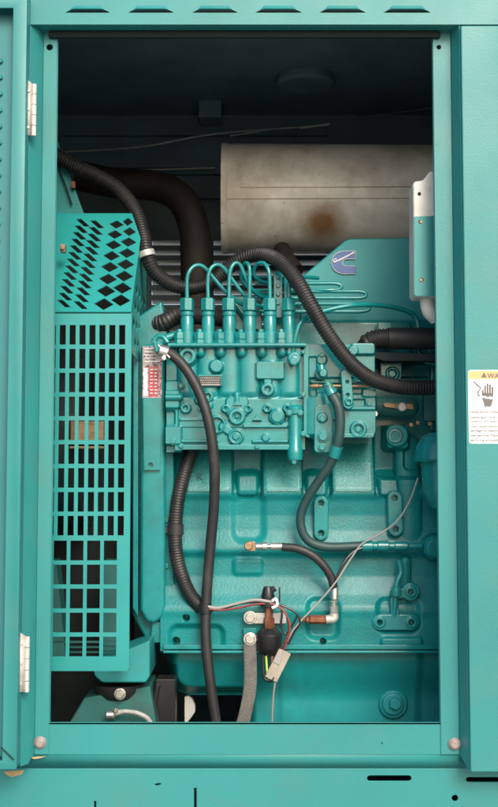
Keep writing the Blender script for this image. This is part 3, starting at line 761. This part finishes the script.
# ================================================================== FUEL INJECTION PUMP
PY = .225
pump = thing('injection_pump', 'glossy teal inline injection pump with six delivery valves at centre', 'injection pump', P(240, 452, .24))
h = HF(166, 343, 305, 452, .42, PY)
Xg, Yg = h.X, h.Y
h.H[:] = 0
cols = [187, 208, 229, 249.5, 270, 289]
for c in cols:      # fluted barrels
    h.H = np.maximum(h.H, 5 * np.sqrt(np.clip(1 - ((Xg - c) / 10.2) ** 2, 0, 1)) * ss((402 - Yg) / 10))
h.up(h.rr(235, 412, 70, 14, 3), 2.5, 3)
for c in (201, 221, 242, 262, 282): h.rod(c, 346, c, 353, 5.2, 6, 4)
h.up(h.rr(240, 345, 72, 3.0, 1.5), 12, 1.5)
# stepped lower half
h.up(h.rr(235, 424.5, 56, 3.2, 1.5), 6, 1.4); h.up(h.rr(235, 434, 56, 12, 2), 4.5, 2)
h.up(h.rr(235, 448, 60, 3.4, 1), 9, 1.2); h.up(h.rr(200, 441.5, 18, 1.4, 1), 8, 1); h.up(h.rr(270, 441.5, 18, 1.4, 1), 8, 1)
h.up(h.rr(265, 426.5, 22, 1.6, 1), 9, 1); h.up(h.rr(192, 420, 12, 1.4, 1), 8, 1)
# bosses
h.up(h.cap(188, 352, 188, 358, 9.2), 8, 2); h.ring(188, 357, 8.4, 10.5, 4.2, 6)
h.up(h.ci(216.5, 367, 7.4), 8, 1.5); h.up(h.ci(216.5, 367, 6.2), 10, 1.2)
h.up(h.rr(210, 381, 12.2, 6.2, 1.5), 7, 1.2)
h.up(h.rr(270, 371, 14, 9, 2), 9.5, 1.6); h.up(h.cap(267.5, 380, 267.5, 390, 4), 8, 2); h.ring(267.5, 390, 6.6, 10.5, 2.8, 4.5)
h.ring(186, 408.5, 5.2, 9, 2.2, 4); h.ring(208, 397, 5.6, 8, 2.8, 3)
for x in (226, 248, 267, 287): h.ring(x, 409, 4.2, 9, 1.9, 3)
h.up(h.rr(237, 407, 11, 10, 5), 7.5, 2); h.ring(237, 417, 8.2, 11, 4.0, 4.5); h.up(h.ci(237, 417, 1.8), 9, .9)
h.up(h.ci(277, 417, 8), 10.5, 1.6); h.up(h.ci(277, 417, 6), 12, 1.2)
h.up(h.ci(217, 425, 9), 8.5, 1.8); h.dn(h.ci(217, 425, 6.6), 4.5, 1.2)
h.up(h.cap(208, 405, 200, 400, 5), 6, 2); h.up(h.cap(223, 427, 236, 436, 4), 7.5, 1.6)
h.up(h.ci(236, 437, 7.6), 9, 1.3); h.dn(h.ci(236, 437, 5.6), 1.2, .8); h.up(h.ci(236, 437, 3.4), 9.6, .8)
h.up(h.ci(265.5, 438, 3.8), 9.5, 1.2)
h.rod(237, 402, 237, 395, 4, 5, 4)
# left mounting flange with ears
h.up(h.rr(172, 405, 6.5, 24, 3), 5, 2); h.up(h.rr(172, 400, 8, 9, 2), 9, 2.2); h.up(h.rr(173, 436, 9, 9, 2), 11, 2.2); h.dn(h.rr(170, 418, 5, 7, 2), 5, 2)
h.rod(166, 398, 180, 398, 4, 6, 7)
keep = np.minimum(h.rr(236, 397, 70, 53, 2), h.rr(174, 420, 8, 34, 2))
h.mask(keep); h.keep &= ~((Yg > 449.5) & (Xg > 176) & (Xg < 196) & False)
h.keep &= ~((Yg > 446) & (Xg > 183) & (Xg < 187) & False)
h.done('pump_body', 'pump', pump, back=.07)
# foundry wedge marks (paler)
for x, y in ((237.5, 402), (257, 417), (293, 403)):
    b = MB(); b.poly([(x - 5, y + 3.5), (x, y - 3.5), (x + 5, y + 3.5)], PY - .019, PY - .004)
    b.done('wedge_lug', 'frost', pump, bevel=.0012)
# nameplate
b = MB(); b.box(199, 376, 221, 386, PY - .0155, PY - .012); npl = b.done('nameplate', 'plate', pump, bevel=.0004)
b = MB()
rr_ = random.Random(4)
for row in range(3):
    x = 200.2
    while x < 219:
        w_ = rr_.choice((.9, 1.4, 2.2)); b.box(x, 377.4 + row * 2.3, min(x + w_, 220), 378.5 + row * 2.3, PY - .0161, PY - .0154); x += w_ + .7
b.box(200, 384, 220, 385.4, PY - .0161, PY - .0154)
b.done('stamped_lines', 'wgrey', npl)
# delivery valve holders
vY = PY - .008
def valve(cx):
    k = MB(); k.vl(cx, vY, [(349, 8.0), (335, 8.0), (334.2, 7.4), (331.6, 7.4), (331, 6.4), (319.5, 6.6), (318.5, 6.0), (316.5, 6.0), (315.8, 6.7), (312.5, 6.7), (311.6, 5.2)], n=22)
    vb = k.done('delivery_valve', 'pump', pump, bevel=.0005)
    k = MB(); k.vl(cx, vY, [(311.2, 6.6), (310.5, 7.2), (299.5, 7.2), (298.4, 6.2), (297.6, 3.2)], n=6, ph=R(30)); k.done('union_nut', 'pump', vb, bevel=.0006)
    return vb
for c in cols: valve(c)
for c in (179.5, 199.5, 219.5, 240.5, 261, 281):
    k = MB(); k.vl(c, vY - .011, [(344, 6.2), (340.8, 6.2), (340.2, 5.2), (339.6, 5.2), (339.2, 5.8), (333.4, 5.8), (332.6, 5.0), (332.4, 3), (329.8, 3), (329.2, 2.4)], n=6, ph=c); k.done('clamp_nut', 'pump', pump, bevel=.0006)
b = MB(); b.prod([(168, 345, PY - .026), (240, 345, PY - .026), (306, 345, PY - .026)], 2.3, n=12); b.done('fuel_rail', 'pump', pump)
# left banjo connection
b = MB(); b.prod([(153, 343, PY - .02), (157, 337, PY - .02), (163, 337, PY - .022), (168, 343, PY - .024)], 2.6, n=12); b.disc(158.5, 346, 5, PY - .012, 5, n=18); b.prod([(154, 338, PY - .02), (157, 352, PY - .02)], 2.4, n=10); b.prod([(166, 338, PY - .01), (182, 333, PY - .006)], 4, n=12)
b.done('banjo_fitting', 'pump', pump)
# right elbow with ball, overflow
b = MB(); b.disc(294, 359, 6.8, PY - .016, 9, n=22); b.disc(294, 352, 8, PY - .006, 7, n=22); b.disc(294, 361, 5.2, PY - .028, 5, n=6); b.done('overflow_elbow', 'pump', pump, bevel=.0012)
# vertical feed cylinder
b = MB(); b.vl(295, PY - .012, [(461, 5), (460, 7.4), (453, 8), (449, 7.6), (447, 6.6), (415, 6.6), (414, 8), (408, 8.2), (405, 6)], n=24); b.disc(294, 462, 2.4, PY - .02, 2, n=10)
b.done('feed_cylinder', 'pump', pump, bevel=.0007)
for x in (289, 300): hexbolt(pump, x, 413, PY - .024, 2.6, 'pump', 3, washer=True)
# governor housing
g = HF(299, 343, 378, 440, .42, PY + .008)
Xg, Yg = g.X, g.Y
g.up(g.rr(306, 392, 3.5, 47, 1.5), 13, 1.5)
g.up(g.rr(342, 392, 33, 46, 4), 9, 3)
g.up(g.rr(330, 362, 24, 17, 3), 12, 2); g.up(g.rr(362, 350, 12, 6, 3), 13, 2.5); g.up(g.rr(364, 372, 9, 14, 3), 8, 2)
g.up(g.rr(355, 415, 20, 20, 3), 12, 2.2); g.dn(g.rr(352, 403, 12, 3, 1), 4, 1.4); g.up(g.rr(368, 394, 7, 4, 2), 14, 1.6)
g.up(g.rr(360, 409, 14, 2, 1), 15, 1.4); g.up(g.rr(350, 437, 23, 3, 1), 15, 1.4)
g.ring(357, 430, 8, 15.5, 4.8, 3.5); g.up(g.ci(357, 430, 3), 13.5, 1)
g.up(g.ci(321, 361, 5), 14, 1.5); g.up(g.ci(352, 352, 5), 15, 1.5)
g.up(g.ci(330, 415, 24), 12, 3); g.H = np.where(np.hypot(Xg - 322, Yg - 418) < 24, np.maximum(g.H, 7 + 9 * np.sqrt(np.clip(1 - ((Xg - 318) / 16) ** 2, 0, 1)) * ss((440 - Yg) / 6)), g.H)
g.dn(g.rr(312, 378, 4, 20, 2), 3, 1.5); g.up(g.rr(340, 383, 30, 1.2, 1), 13.5, 1)
mk = np.minimum(g.rr(339, 391, 36, 47, 5), g.ci(318, 416, 24)); g.mask(mk)
g.done('governor_housing', 'pump', pump, back=.08)
# governor flange plate with bolts
fb_ = HF(312, 403, 342, 456, .42, PY - .018); sdf = fb_.rr(323.5, 429, 9.5, 24, 4); sdf = np.minimum(sdf, fb_.rr(330, 412, 9, 8, 4)); fb_.up(sdf, 3, 1.4); fb_.up(fb_.ci(322, 418, 5), 5, 1.2); fb_.mask(sdf - .5); fb_.done('flange_plate', 'pump', pump, back=.03)
for x, y, r_ in ((322.5, 419, 3.4), (323, 436.5, 5), (322, 447.5, 3.4)): hexbolt(pump, x, y, PY - .024, r_, 'pump', 4)
b = MB(); b.disc(321, 374, 6.6, PY - .014, 6, n=22); b.prod([(321, 366, PY - .03), (322, 373, PY - .034)], 4.6, n=16); b.disc(323, 373.5, 4.2, PY - .035, 5, n=18); b.done('stop_screw', 'pump', pump, bevel=.001)
hexbolt(pump, 322, 355, PY - .018, 2.2, 'pump', 2.5); 
# control lever and its steel rod
b = MB(); b.hl(386, PY - .032, [(310, .8), (313, 2.2), (318, 2.6), (319, 1.6), (366, 1.6), (369, 2.4), (371, 1)], n=14); rodo = b.done('control_rod', 'brass', pump)
lv = HF(340, 368, 354, 411, .42, PY - .035); sdl = lv.cap(346, 374, 348, 404, 5.4); lv.up(sdl, 3, 1.2); lv.dn(lv.ci(347, 382, 1.5), 5, .8); lv.dn(lv.ci(347.5, 395, 1.5), 5, .8); lv.up(lv.ci(348.5, 402, 4), 5, 1); lv.dn(lv.ci(348.5, 402, 1.8), 2.5, .8); lv.mask(sdl - .5)
lv.done('control_lever', 'pump', pump, back=.008)
b = MB(); b.disc(370, 382, 3, PY - .03, 4, n=12); b.done('end_screw', 'steel', pump, bevel=.0006)
b = MB(); b.disc(375, 414, 3, PY - .005, 3, n=12); b.done('end_screw', 'steel', pump, bevel=.0006)
for x, y, r_ in ((173, 397, 3.2), (173, 441, 3.4), (181, 386, 2.2), (181, 446, 2.4), (200, 409, 2.4), (257, 447, 2.2), (303, 352, 2), (303, 395, 2.2), (303, 434, 2.4), (341, 356, 2), (369, 404, 2.2), (369, 436, 2.2), (343, 436, 2)):
    hexbolt(pump, x, y, PY - .016, r_, 'pump', 3)
# steel link right of the governor
ln = thing('shut_off_link', 'pale metal link arm with round pin right of the pump governor', 'linkage', P(397, 412, .27))
b = MB(); b.poly([(383, 404), (385, 402.6), (396, 403.5), (396, 408.5), (385, 407)], .248, .254); b.poly([(396, 403.5), (413.5, 403.5), (414, 409.5), (396, 409)], .2485, .2535); b.done('link_arm', 'brass', ln, bevel=.001)
b = MB(); b.disc(402, 407, 4.6, .249, 4, n=20); b.done('link_pin', 'zinc', ln, bevel=.001)
b = MB(); b.hl(407, .275, [(374, 8), (376, 10), (412, 10), (416, 8), (418, 4)], n=20); b.done('solenoid_barrel', 'dteal', ln)
for x, y, r_ in ((411, 425, 2.2), (417.5, 423, 2.0), (430, 424, 2.6)):
    b = MB(); b.disc(x, y, r_, .266, 3, n=14); b.done('terminal_stud', 'brass', ln, bevel=.0006)
b = MB(); b.box(424, 392, 436, 421, .27, .29); b.done('terminal_block', 'dteal', ln, bevel=.0015)

# ================================================================== INJECTOR PIPES
GP = 'steel injector pipes looping up from the pump'
V = vY
def q(a, *rest):
    return [(x, y, V + d) for x, y, d in a]
loops = [
    ('first teal injector pipe from the left, a wide arch', q([(187, 298, 0), (187, 281, 0), (189, 272, 0), (194, 266.3, .004), (200, 265.3, .008), (206, 269, .012), (214, 278.5, .016), (226, 292, .022), (238, 302, .035), (252, 309, .05), (270, 311.5, .058), (300, 311.5, .06), (345, 311.5, .062), (361, 311.5, .062), (368, 310, .062), (369.5, 307.5, .062), (367, 305, .062), (360, 303.8, .062), (345, 303.8, .062), (284, 303.8, .064)])),
    ('second teal injector pipe from the left', q([(208, 298, 0), (207.8, 281, 0), (209.5, 271, 0), (214, 265.6, .003), (220, 265.3, .007), (226, 270.5, .011), (234, 282, .015), (245, 296, .022), (256, 305, .04), (275, 309, .07), (300, 309, .08)])),
    ('third teal injector pipe from the left, tallest arch', q([(229, 298, 0), (229.3, 279, 0), (231, 268.5, 0), (235, 263.2, .003), (240, 265, .006), (245, 276, .010), (251, 288, .016), (260, 296, .04), (275, 298, .056), (300, 298, .06), (345, 298, .06), (358, 298, .06), (364.5, 297, .06), (366, 294.7, .06), (364, 292.5, .06), (358, 291.5, .06), (345, 291.5, .06), (284, 291.5, .064)])),
    ('fourth teal injector pipe, bent over backwards', q([(249.5, 298, 0), (249.7, 276, 0), (249.3, 267, .001), (246.5, 263, .008), (243, 266, .018), (241, 275, .026), (244, 284, .034), (253, 290, .045), (268, 294.8, .07), (300, 294.8, .08)])),
    ('fifth teal injector pipe, arching left behind the fourth', q([(270, 298, 0), (269.5, 277, 0), (267.8, 268.5, .002), (263.5, 263.2, .008), (257.5, 264, .018), (254, 270, .028), (256, 278, .038), (268, 282.8, .055), (300, 283.5, .06), (322, 283.5, .06), (334, 283.5, .06), (339.5, 284.5, .06), (341.5, 286.7, .06), (339.5, 289, .06), (334, 290, .06), (322, 290, .06), (284, 289, .072)])),
    ('sixth teal injector pipe, nearly hidden by the black conduit', q([(289, 298, 0), (289, 286, 0), (290.5, 279.5, .004), (296, 277, .02), (306, 277.2, .045), (318, 278, .07)])),
]
for lb, pts in loops:
    b = MB(); b.prod(pts, 2.0, n=12, sub=7)
    tag(b.done('injector_pipe', 'pump'), lb, 'fuel pipe', GP)
cl = thing('pipe_clamp', 'teal pipe clamp plate with four bolts between the pipe loops', 'clamp', P(278, 318, V + .04))
b = MB(); b.box(273.5, 271, 282.5, 318, V + .035, V + .06); b.box(284, 272, 288, 318, V + .04, V + .06); b.done('clamp_plate', 'pump', cl, bevel=.0012)
for y in (277.5, 286, 294.5, 303): hexbolt(cl, 278, y, V + .0355, 2.4, 'pump', 3.2, washer=False)
b = MB()
for y in (277, 283.5, 290, 297): b.prod([(255, y, V + .058), (290, y, V + .06), (312, y, V + .062)], 1.5, n=8)
tag(b.done('return_pipes', 'pump'), 'thin teal return pipes running level behind the clamp plate', 'return pipes')
b = MB(); b.prod([(293, 352, PY - .018), (296, 335, PY - .02), (300, 324, PY - .018), (310, 316, PY - .012), (330, 309.5, PY), (352, 305.5, PY + .01), (372, 304.8, PY + .025), (392, 307, PY + .045), (408, 311.5, PY + .055), (416, 318, PY + .06), (418.5, 330, PY + .06), (418, 346, PY + .06), (421, 358, PY + .06), (430, 363, PY + .06), (442, 364, PY + .06)], 2.5, n=12)
tag(b.done('fuel_feed_pipe', 'pump'), 'long teal fuel pipe curving right from the pump elbow', 'fuel pipe')
b = MB(); b.prod([(283, 301, V + .064), (302, 303.5, V + .064), (312, 303, V + .064)], 1.5, n=8)
tag(b.done('red_wire', 'wred'), 'short red wire among the injector pipes', 'wire')

# ================================================================== MUFFLER, EXHAUST PIPE
muf = thing('muffler', 'large brown stained steel muffler drum lying across the top', 'muffler', P(340, 250, .62))
Ym = .63; kz = S(Ym); rM = 56 * S(Ym - .06)
mc = P(222, 199, Ym - .02); ax = Vector((1, 0, -.004)).normalized()
b = MB(); b.lathe(mc, ax, [(.0, rM * .93), (.0, rM * 1.005), (.012, rM * 1.005), (.014, rM * .992), (.9, rM * .992), (.902, rM * .9)], 90)
mo = b.done('muffler_drum', M['muf'], muf)
b = MB()
def on_drum(py, px):
    # nearest point on the drum seen at that pixel
    d = (P(px, py, 1) - CAM).normalized(); o_ = CAM - mc
    a_ = d.y ** 2 + d.z ** 2; b_ = 2 * (d.y * o_.y + d.z * o_.z); c_ = o_.y ** 2 + o_.z ** 2 - (rM * .998) ** 2
    dd = b_ * b_ - 4 * a_ * c_; t_ = (-b_ - math.sqrt(max(dd, 0))) / (2 * a_); return CAM + d * t_
for y0 in (187.5, 199):
    b.rod([on_drum(y0, 240 if y0 < 195 else 225), on_drum(y0 - .4, 330), on_drum(y0 - .8, 432)], .0008, n=6, sub=1)
b.done('drum_seam', 'brass', muf)
ex = MB(); ex.prod([(80, 176, .66), (120, 184, .64), (155, 186, .62), (180, 198, .60), (193, 224, .585), (196, 260, .58), (196, 340, .57)], 15.5, n=28, sub=8)
tag(ex.done('exhaust_pipe', 'exh'), 'sooty black exhaust elbow bending down left of the muffler', 'exhaust pipe')
b = MB(); b.prod([(296, 272, .47), (288, 262, .49), (282, 250, .54)], 9, n=24)
tag(b.done('turbo_outlet', 'exh'), 'rusty dark outlet stub beneath the muffler drum', 'exhaust stub')
b = MB(); b.prod([(150, 324, .30), (163, 323, .27), (178, 316, .27), (205, 316, .30), (225, 318, .32), (260, 316, .33)], 9, n=18, ribs=.08, pitch=.006)
tag(b.done('intake_hose', 'rubber'), 'dark ribbed hose lying behind the six delivery valves', 'hose')
b = MB(); b.box(232, 296, 262, 330, .30, .33); b.box(264, 300, 300, 345, .31, .33); b.prod([(232, 300, .29), (250, 326, .29)], 3, n=10)
tag(b.done('bracket_plate', 'eng', None, bevel=.002), 'shadowed teal bracket plate behind the delivery valves', 'bracket')

# ================================================================== CONDUITS AND HOSES
b = MB(); b.prod([(52, 152, .33), (70, 164, .32), (95, 175, .31), (118, 189, .30), (135, 211, .28), (143, 234, .265), (147, 255, .255), (155, 272, .262), (171, 284, .275), (190, 288, .285), (210, 283, .287), (228, 268, .284), (243, 258, .272), (262, 254.5, .25), (281, 262.5, .215), (297, 281, .19), (312, 307, .175), (328, 334, .17), (348, 360, .172), (370, 378, .178), (395, 386, .19), (420, 388, .20), (450, 386, .21)], 7.6, n=18, sub=8, ribs=.11, pitch=.0056)
cd = b.done('corrugated_conduit', 'conduit'); tag(cd, 'thick black corrugated conduit sweeping from upper left across the pump', 'conduit')
b = MB(); c = P(146, 255, .255); b.rod([P(145.4, 251.5, .252), P(147, 257, .252)], 9.0 * S(.25), n=20, sub=1); b.done('steel_band', 'zinc', cd)
b = MB(); b.prod([(196, 440, .27), (190, 456, .262), (183, 478, .255), (178, 500, .25), (175.5, 525, .246), (176, 550, .244), (181, 573, .243), (190, 594, .242), (202, 609, .24)], 7.0, n=16, sub=8, ribs=.06, pitch=.005)
c2 = b.done('corrugated_conduit', 'conduit'); tag(c2, 'ribbed black conduit curving down the left side of the block', 'conduit')
b = MB(); b.rod([P(175.6, 524, .246), P(175.6, 535, .246)], 8.0 * S(.245), n=18, sub=1); b.box(165, 527, 172, 533, .245, .26); b.done('rubber_clip', 'rubber', c2, bevel=.0008)
b = MB(); b.prod([(164, 351, .19), (176, 358, .185), (188, 372, .18), (199, 392, .178), (207, 415, .176), (212, 440, .178), (214.5, 470, .185), (214, 505, .20), (211, 540, .215), (208, 575, .222), (206, 608, .224), (206, 640, .222), (210, 680, .222), (217, 730, .225)], 5.3, n=16, sub=8)
hz = b.done('rubber_hose', 'rubber'); tag(hz, 'smooth black rubber hose hanging from the silver clamp down past the block', 'hose')
b = MB(); b.rod([P(160, 350.5, .188), P(168, 353, .188)], 6.4 * S(.19), n=18, sub=1); b.prod([(158, 345, .185), (170, 358, .18)], 1.4, n=6); b.disc(164, 358, 2.6, .18, 2, n=6); b.done('hose_clamp', 'steel', hz, bevel=.0006)
b = MB(); b.rod([P(205, 603, .223), P(206, 613, .223)], 6.5 * S(.22), n=16, sub=1, prof=lambda t: 1); b.done('tape_wrap', 'black', hz)
# governor hose with teal sleeves
b = MB(); b.prod([(331, 394, .172), (337, 404, .168), (340, 418, .168), (339, 436, .172), (336, 450, .18)], 5.2, n=14)
b.prod([(336, 452, .18), (329, 466, .19), (316, 485, .205), (305, 503, .22), (300.5, 518, .226), (303, 533, .228), (312, 543, .23), (330, 547, .232), (362, 546, .235)], 4.6, n=14)
gh = b.done('governor_hose', mat('grey_teal_rubber', (.022, .06, .06), .5, var=.2, vscale=30)); tag(gh, 'slate coloured hose dropping from the governor and curling right to the block', 'hose')
b = MB(); b.prod([(326.5, 383, .17), (328, 386, .17)], 5, n=16); b.prod([(328, 387, .17), (330, 390.5, .17)], 5.4, n=16); b.prod([(330, 391, .17), (332.5, 395, .168)], 5.6, n=16)
b.done('banjo_end', 'pump', gh)
b = MB(); b.rod([P(337.5, 446, .177), P(334, 457, .183)], 5.9 * S(.18), n=16, sub=1); b.done('hose_collar', 'pump', gh)
b = MB(); b.hl(546, .235, [(361, 4.6), (362, 5.6), (372, 5.6), (373, 4.2), (377, 4.2), (378, 5.2), (388, 5.2), (389, 3.4), (394, 3.4), (395, 4.6), (407, 4.6), (409, 3.2), (422, 3.2)], n=16)
b.done('end_fitting', 'pump', gh)
# black heater hose top right
b = MB(); b.prod([(366, 352, .27), (368, 343, .262), (378, 339, .258), (390, 338, .256)], 10, n=18, ribs=.1, pitch=.006)
hh_ = b.done('heater_hose', 'conduit'); tag(hh_, 'thick black hose joining the head at the upper right', 'hose')
b = MB(); b.prod([(388, 338.5, .256), (420, 338.5, .255), (460, 338.5, .255)], 11, n=22); b.done('hose_sleeve', 'rubber', hh_)
b = MB(); b.poly([(370, 356), (376, 352), (455, 354), (455, 361), (384, 361)], .255, .33)
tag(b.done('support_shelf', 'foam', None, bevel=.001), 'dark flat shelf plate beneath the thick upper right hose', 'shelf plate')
# mid block hose: brass elbow, silver fittings, black hose
mh = thing('oil_hose', 'short black oil hose with silver and copper fittings arcing over the block', 'hose', P(290, 560, .24))
b = MB(); b.prod([(282, 547, .222), (297, 548.5, .22), (312, 555, .218), (324, 566, .218), (331, 577, .22), (334, 588, .222)], 4.2, n=14); b.done('hose_tube', 'rubber', mh)
b = MB(); b.hl(546.5, .224, [(255, 2.6), (256, 3.4), (262, 3.4), (262.5, 4.4), (267, 4.4), (267.5, 2.2), (270, 2.2), (270.5, 3.9), (284, 3.9), (285, 3)], n=12); b.done('silver_fitting', 'steel', mh, bevel=.0003)
b = MB(); b.vl(334.5, .222, [(600, 3.0), (599, 3.9), (587, 3.9), (586, 3.2)], n=14); b.vl(334, .222, [(614, 2.6), (612, 4.4), (606, 4.4), (605, 2.8), (603, 2.8), (602, 3.9), (600.5, 3.9)], n=8); b.done('silver_fitting', 'steel', mh, bevel=.0003)
b = MB(); b.box(246.5, 541.5, 255.5, 551, .216, .232); b.disc(248.5, 546, 4.4, .216, 1.5, n=16); b.done('brass_elbow', 'brass', mh, bevel=.0012)
b = MB(); b.prod([(334, 613, .222), (333.5, 618.5, .222), (326, 619.5, .222)], 4.4, n=14); b.done('steel_elbow', 'zinc', mh)
b = MB(); b.hl(619.5, .222, [(300, 2.5), (305, 2.5), (306, 3.6), (309, 3.6), (310, 4.8), (325, 4.8), (326, 3.6), (329, 3.4)], n=8, ph=.4); b.done('copper_fitting', 'copper', mh, bevel=.0004)

# ================================================================== OIL PRESSURE SWITCH, BRACKET, STRAP, WIRES
bk = thing('switch_bracket', 'flat zinc bracket bar bolted to the block above the black switch', 'bracket', P(262, 620, .24))
b = MB(); b.box(246, 613, 286, 623.5, .226, .230); b.done('bracket_bar', 'zinc', bk, bevel=.0008)
hexbolt(bk, 250, 617.5, .2255, 5.2, 'steel', 3.5, label='upper bracket bolt')
b = MB(); b.box(243.5, 628, 256, 636, .228, .236); b.done('bracket_tab', 'eng', bk, bevel=.0006)
sw = thing('pressure_switch', 'round black pressure switch hanging below the zinc bracket', 'sensor', P(269, 656, .23))
b = MB(); b.vl(269, .22, [(655, 6), (652, 10), (648, 12.2), (640, 12.6), (636, 13.4), (634, 13.4), (631, 10.5), (628, 7)], n=28); b.done('switch_body', 'black', sw, bevel=.0006)
b = MB(); b.vl(269, .22, [(629, 5), (627.5, 5.6), (618, 5.6), (617, 4.2), (605, 4.2), (604, 3.6)], n=6); b.done('switch_stem', 'copper', sw)
b = MB(); b.vl(268, .218, [(606, 8), (602, 8), (600, 6.5), (596, 6.8), (590, 5.4), (586.5, 4)], n=14); b.prod([(270, 592, .216), (275, 588, .216)], 3, n=8); b.vl(279.5, .218, [(602, .9), (588, .9), (587, .6)], n=8); b.done('switch_cap', 'black', sw, bevel=.0008)
st = MB(); 
pts = [(250, 634, .218), (250, 650, .216), (250.5, 668, .214), (250, 688, .213), (247, 706, .212), (243, 722, .212), (238, 735, .212)]
st.rod([P(*p) for p in pts], 6.3 * S(.215), n=16, sub=8, flat=(1, .22), prof=lambda t: 1)
# orientation: make width run along X
so_ = st.done('ground_strap', 'strap'); tag(so_, 'flat grey braided earth strap hanging from its bolt over the oil pan', 'earth strap')
hexbolt(so_, 250, 639, .215, 5.2, 'steel', 3.5)
co = thing('wire_connector', 'pale grey plastic connector tilted beside the black switch', 'connector', P(278, 664, .22))
b = MB(); b.box(271.5, 650, 284.5, 681, .205, .215, rot=R(-27)); b.done('connector_shell', 'tan', co, bevel=.0012)
b = MB(); b.box(274.5, 655, 281.5, 664, .2035, .2052, rot=R(-27)); b.done('connector_latch', 'wgrey', co, bevel=.0006)
def wire(name, pts, r, m, lb, grp=None, n=8):
    b = MB(); b.prod(pts, r, n=n, sub=7); return tag(b.done(name, m), lb, 'wire', grp)
GW = 'thin wires around the pressure switch'
wire('signal_wire', [(206, 606, .215), (218, 608, .214), (235, 604, .212), (255, 600, .208), (272, 602, .206)], 1.5, 'wgrey', 'grey wire running level from the black hose to the switch cap', GW)
wire('signal_wire', [(208, 609, .215), (222, 610, .213), (240, 607.5, .211), (258, 604, .207), (275, 605, .205), (286, 614, .203), (290, 628, .202), (287, 640, .203), (284, 650, .205)], 1.1, 'wred', 'maroon wire looping from the hose to the grey connector', GW)
wire('signal_wire', [(208, 611, .217), (224, 608, .215), (244, 603, .212), (262, 602, .208), (280, 605, .206), (295, 612, .206), (300, 622, .206), (294, 632, .205), (288, 644, .205)], 1.2, 'black', 'black wire in the widest loop beside the switch', GW)
wire('signal_wire', [(272, 604, .206), (283, 609, .204), (288, 620, .203), (288, 634, .203), (281, 648, .204)], 1.0, 'wbrown', 'brown wire in the tightest loop entering the connector', GW)
wire('signal_wire', [(266, 654, .214), (266.5, 664, .212), (267.5, 674, .21), (269, 679, .208)], 1.2, 'wyel', 'yellow green wire hanging straight below the switch', GW)
wire('signal_wire', [(263.5, 654, .214), (263, 668, .211), (265, 679, .209), (271, 681, .207), (274, 677, .207)], 1.3, 'black', 'short black wire looped under the switch', GW)
wire('signal_wire', [(272, 655, .214), (272, 664, .211), (275, 672, .209)], 1.2, 'copper', 'rust coloured wire stub right below the switch', GW)
wire('signal_wire', [(281, 604, .206), (282, 614, .203), (281, 626, .203), (286, 634, .203), (294, 622, .203), (297, 616, .204)], 1.1, 'black', 'black wire curl round the bracket end', GW)
b = MB(); b.prod([(272, 601, .204), (276, 599, .204), (277, 605, .203), (272, 608, .204)], 1.5, n=8); tag(b.done('cable_tie', 'lwhite'), 'white cable tie bundling wires at the switch cap', 'cable tie')
wire('capillary_wire', [(418, 478, .225), (410, 500, .225), (398, 520, .224), (380, 534, .222), (362, 544, .222), (350, 560, .216), (335, 583, .21), (318, 603, .208), (300, 622, .206), (290, 636, .206), (280, 662, .206), (274, 690, .21), (272, 722, .215)], .9, 'wgrey', 'long thin grey capillary wire crossing the block diagonally')
wire('capillary_wire', [(362, 548, .224), (352, 553, .22), (342, 566, .214), (334, 586, .212)], 1.5, 'black', 'black cable running beside the grey capillary below the hose fitting')

# ================================================================== COOLANT BOTTLE
cb = thing('coolant_bottle', 'milky white plastic bottle strapped by a teal plate at the right jamb', 'coolant bottle', P(425, 318, .12))
b = MB(); b.poly([(413, 183), (415.5, 181), (423, 180), (430, 171), (446, 169), (446, 297), (416, 297), (413.5, 293)], .085, .14); b.done('bottle_body', 'white', cb, bevel=.004, segs=4)
b = MB(); b.prod([(427.5, 292, .115), (427.5, 304, .115), (430, 312, .115), (436, 318, .12)], 7.5, n=18); b.done('bottle_spout', 'white', cb)
holed('bottle_bracket', [(414.3, 216.5), (432, 216), (440, 214), (440, 296), (416, 296), (414.3, 294)], [circ(420.2, 222, 2), circ(421.5, 280, 2.2)], 'guard', cb, pxframe(.08), .003)
for y in (222, 280):
    b = MB(); b.disc(421, y, 1.7, .0812, 1, n=10); b.done('bracket_screw', 'brass', cb)
b = MB(); b.disc(419.3, 194, 1.9, .0855, .6, n=12); b.done('bottle_hole', 'dark', cb)
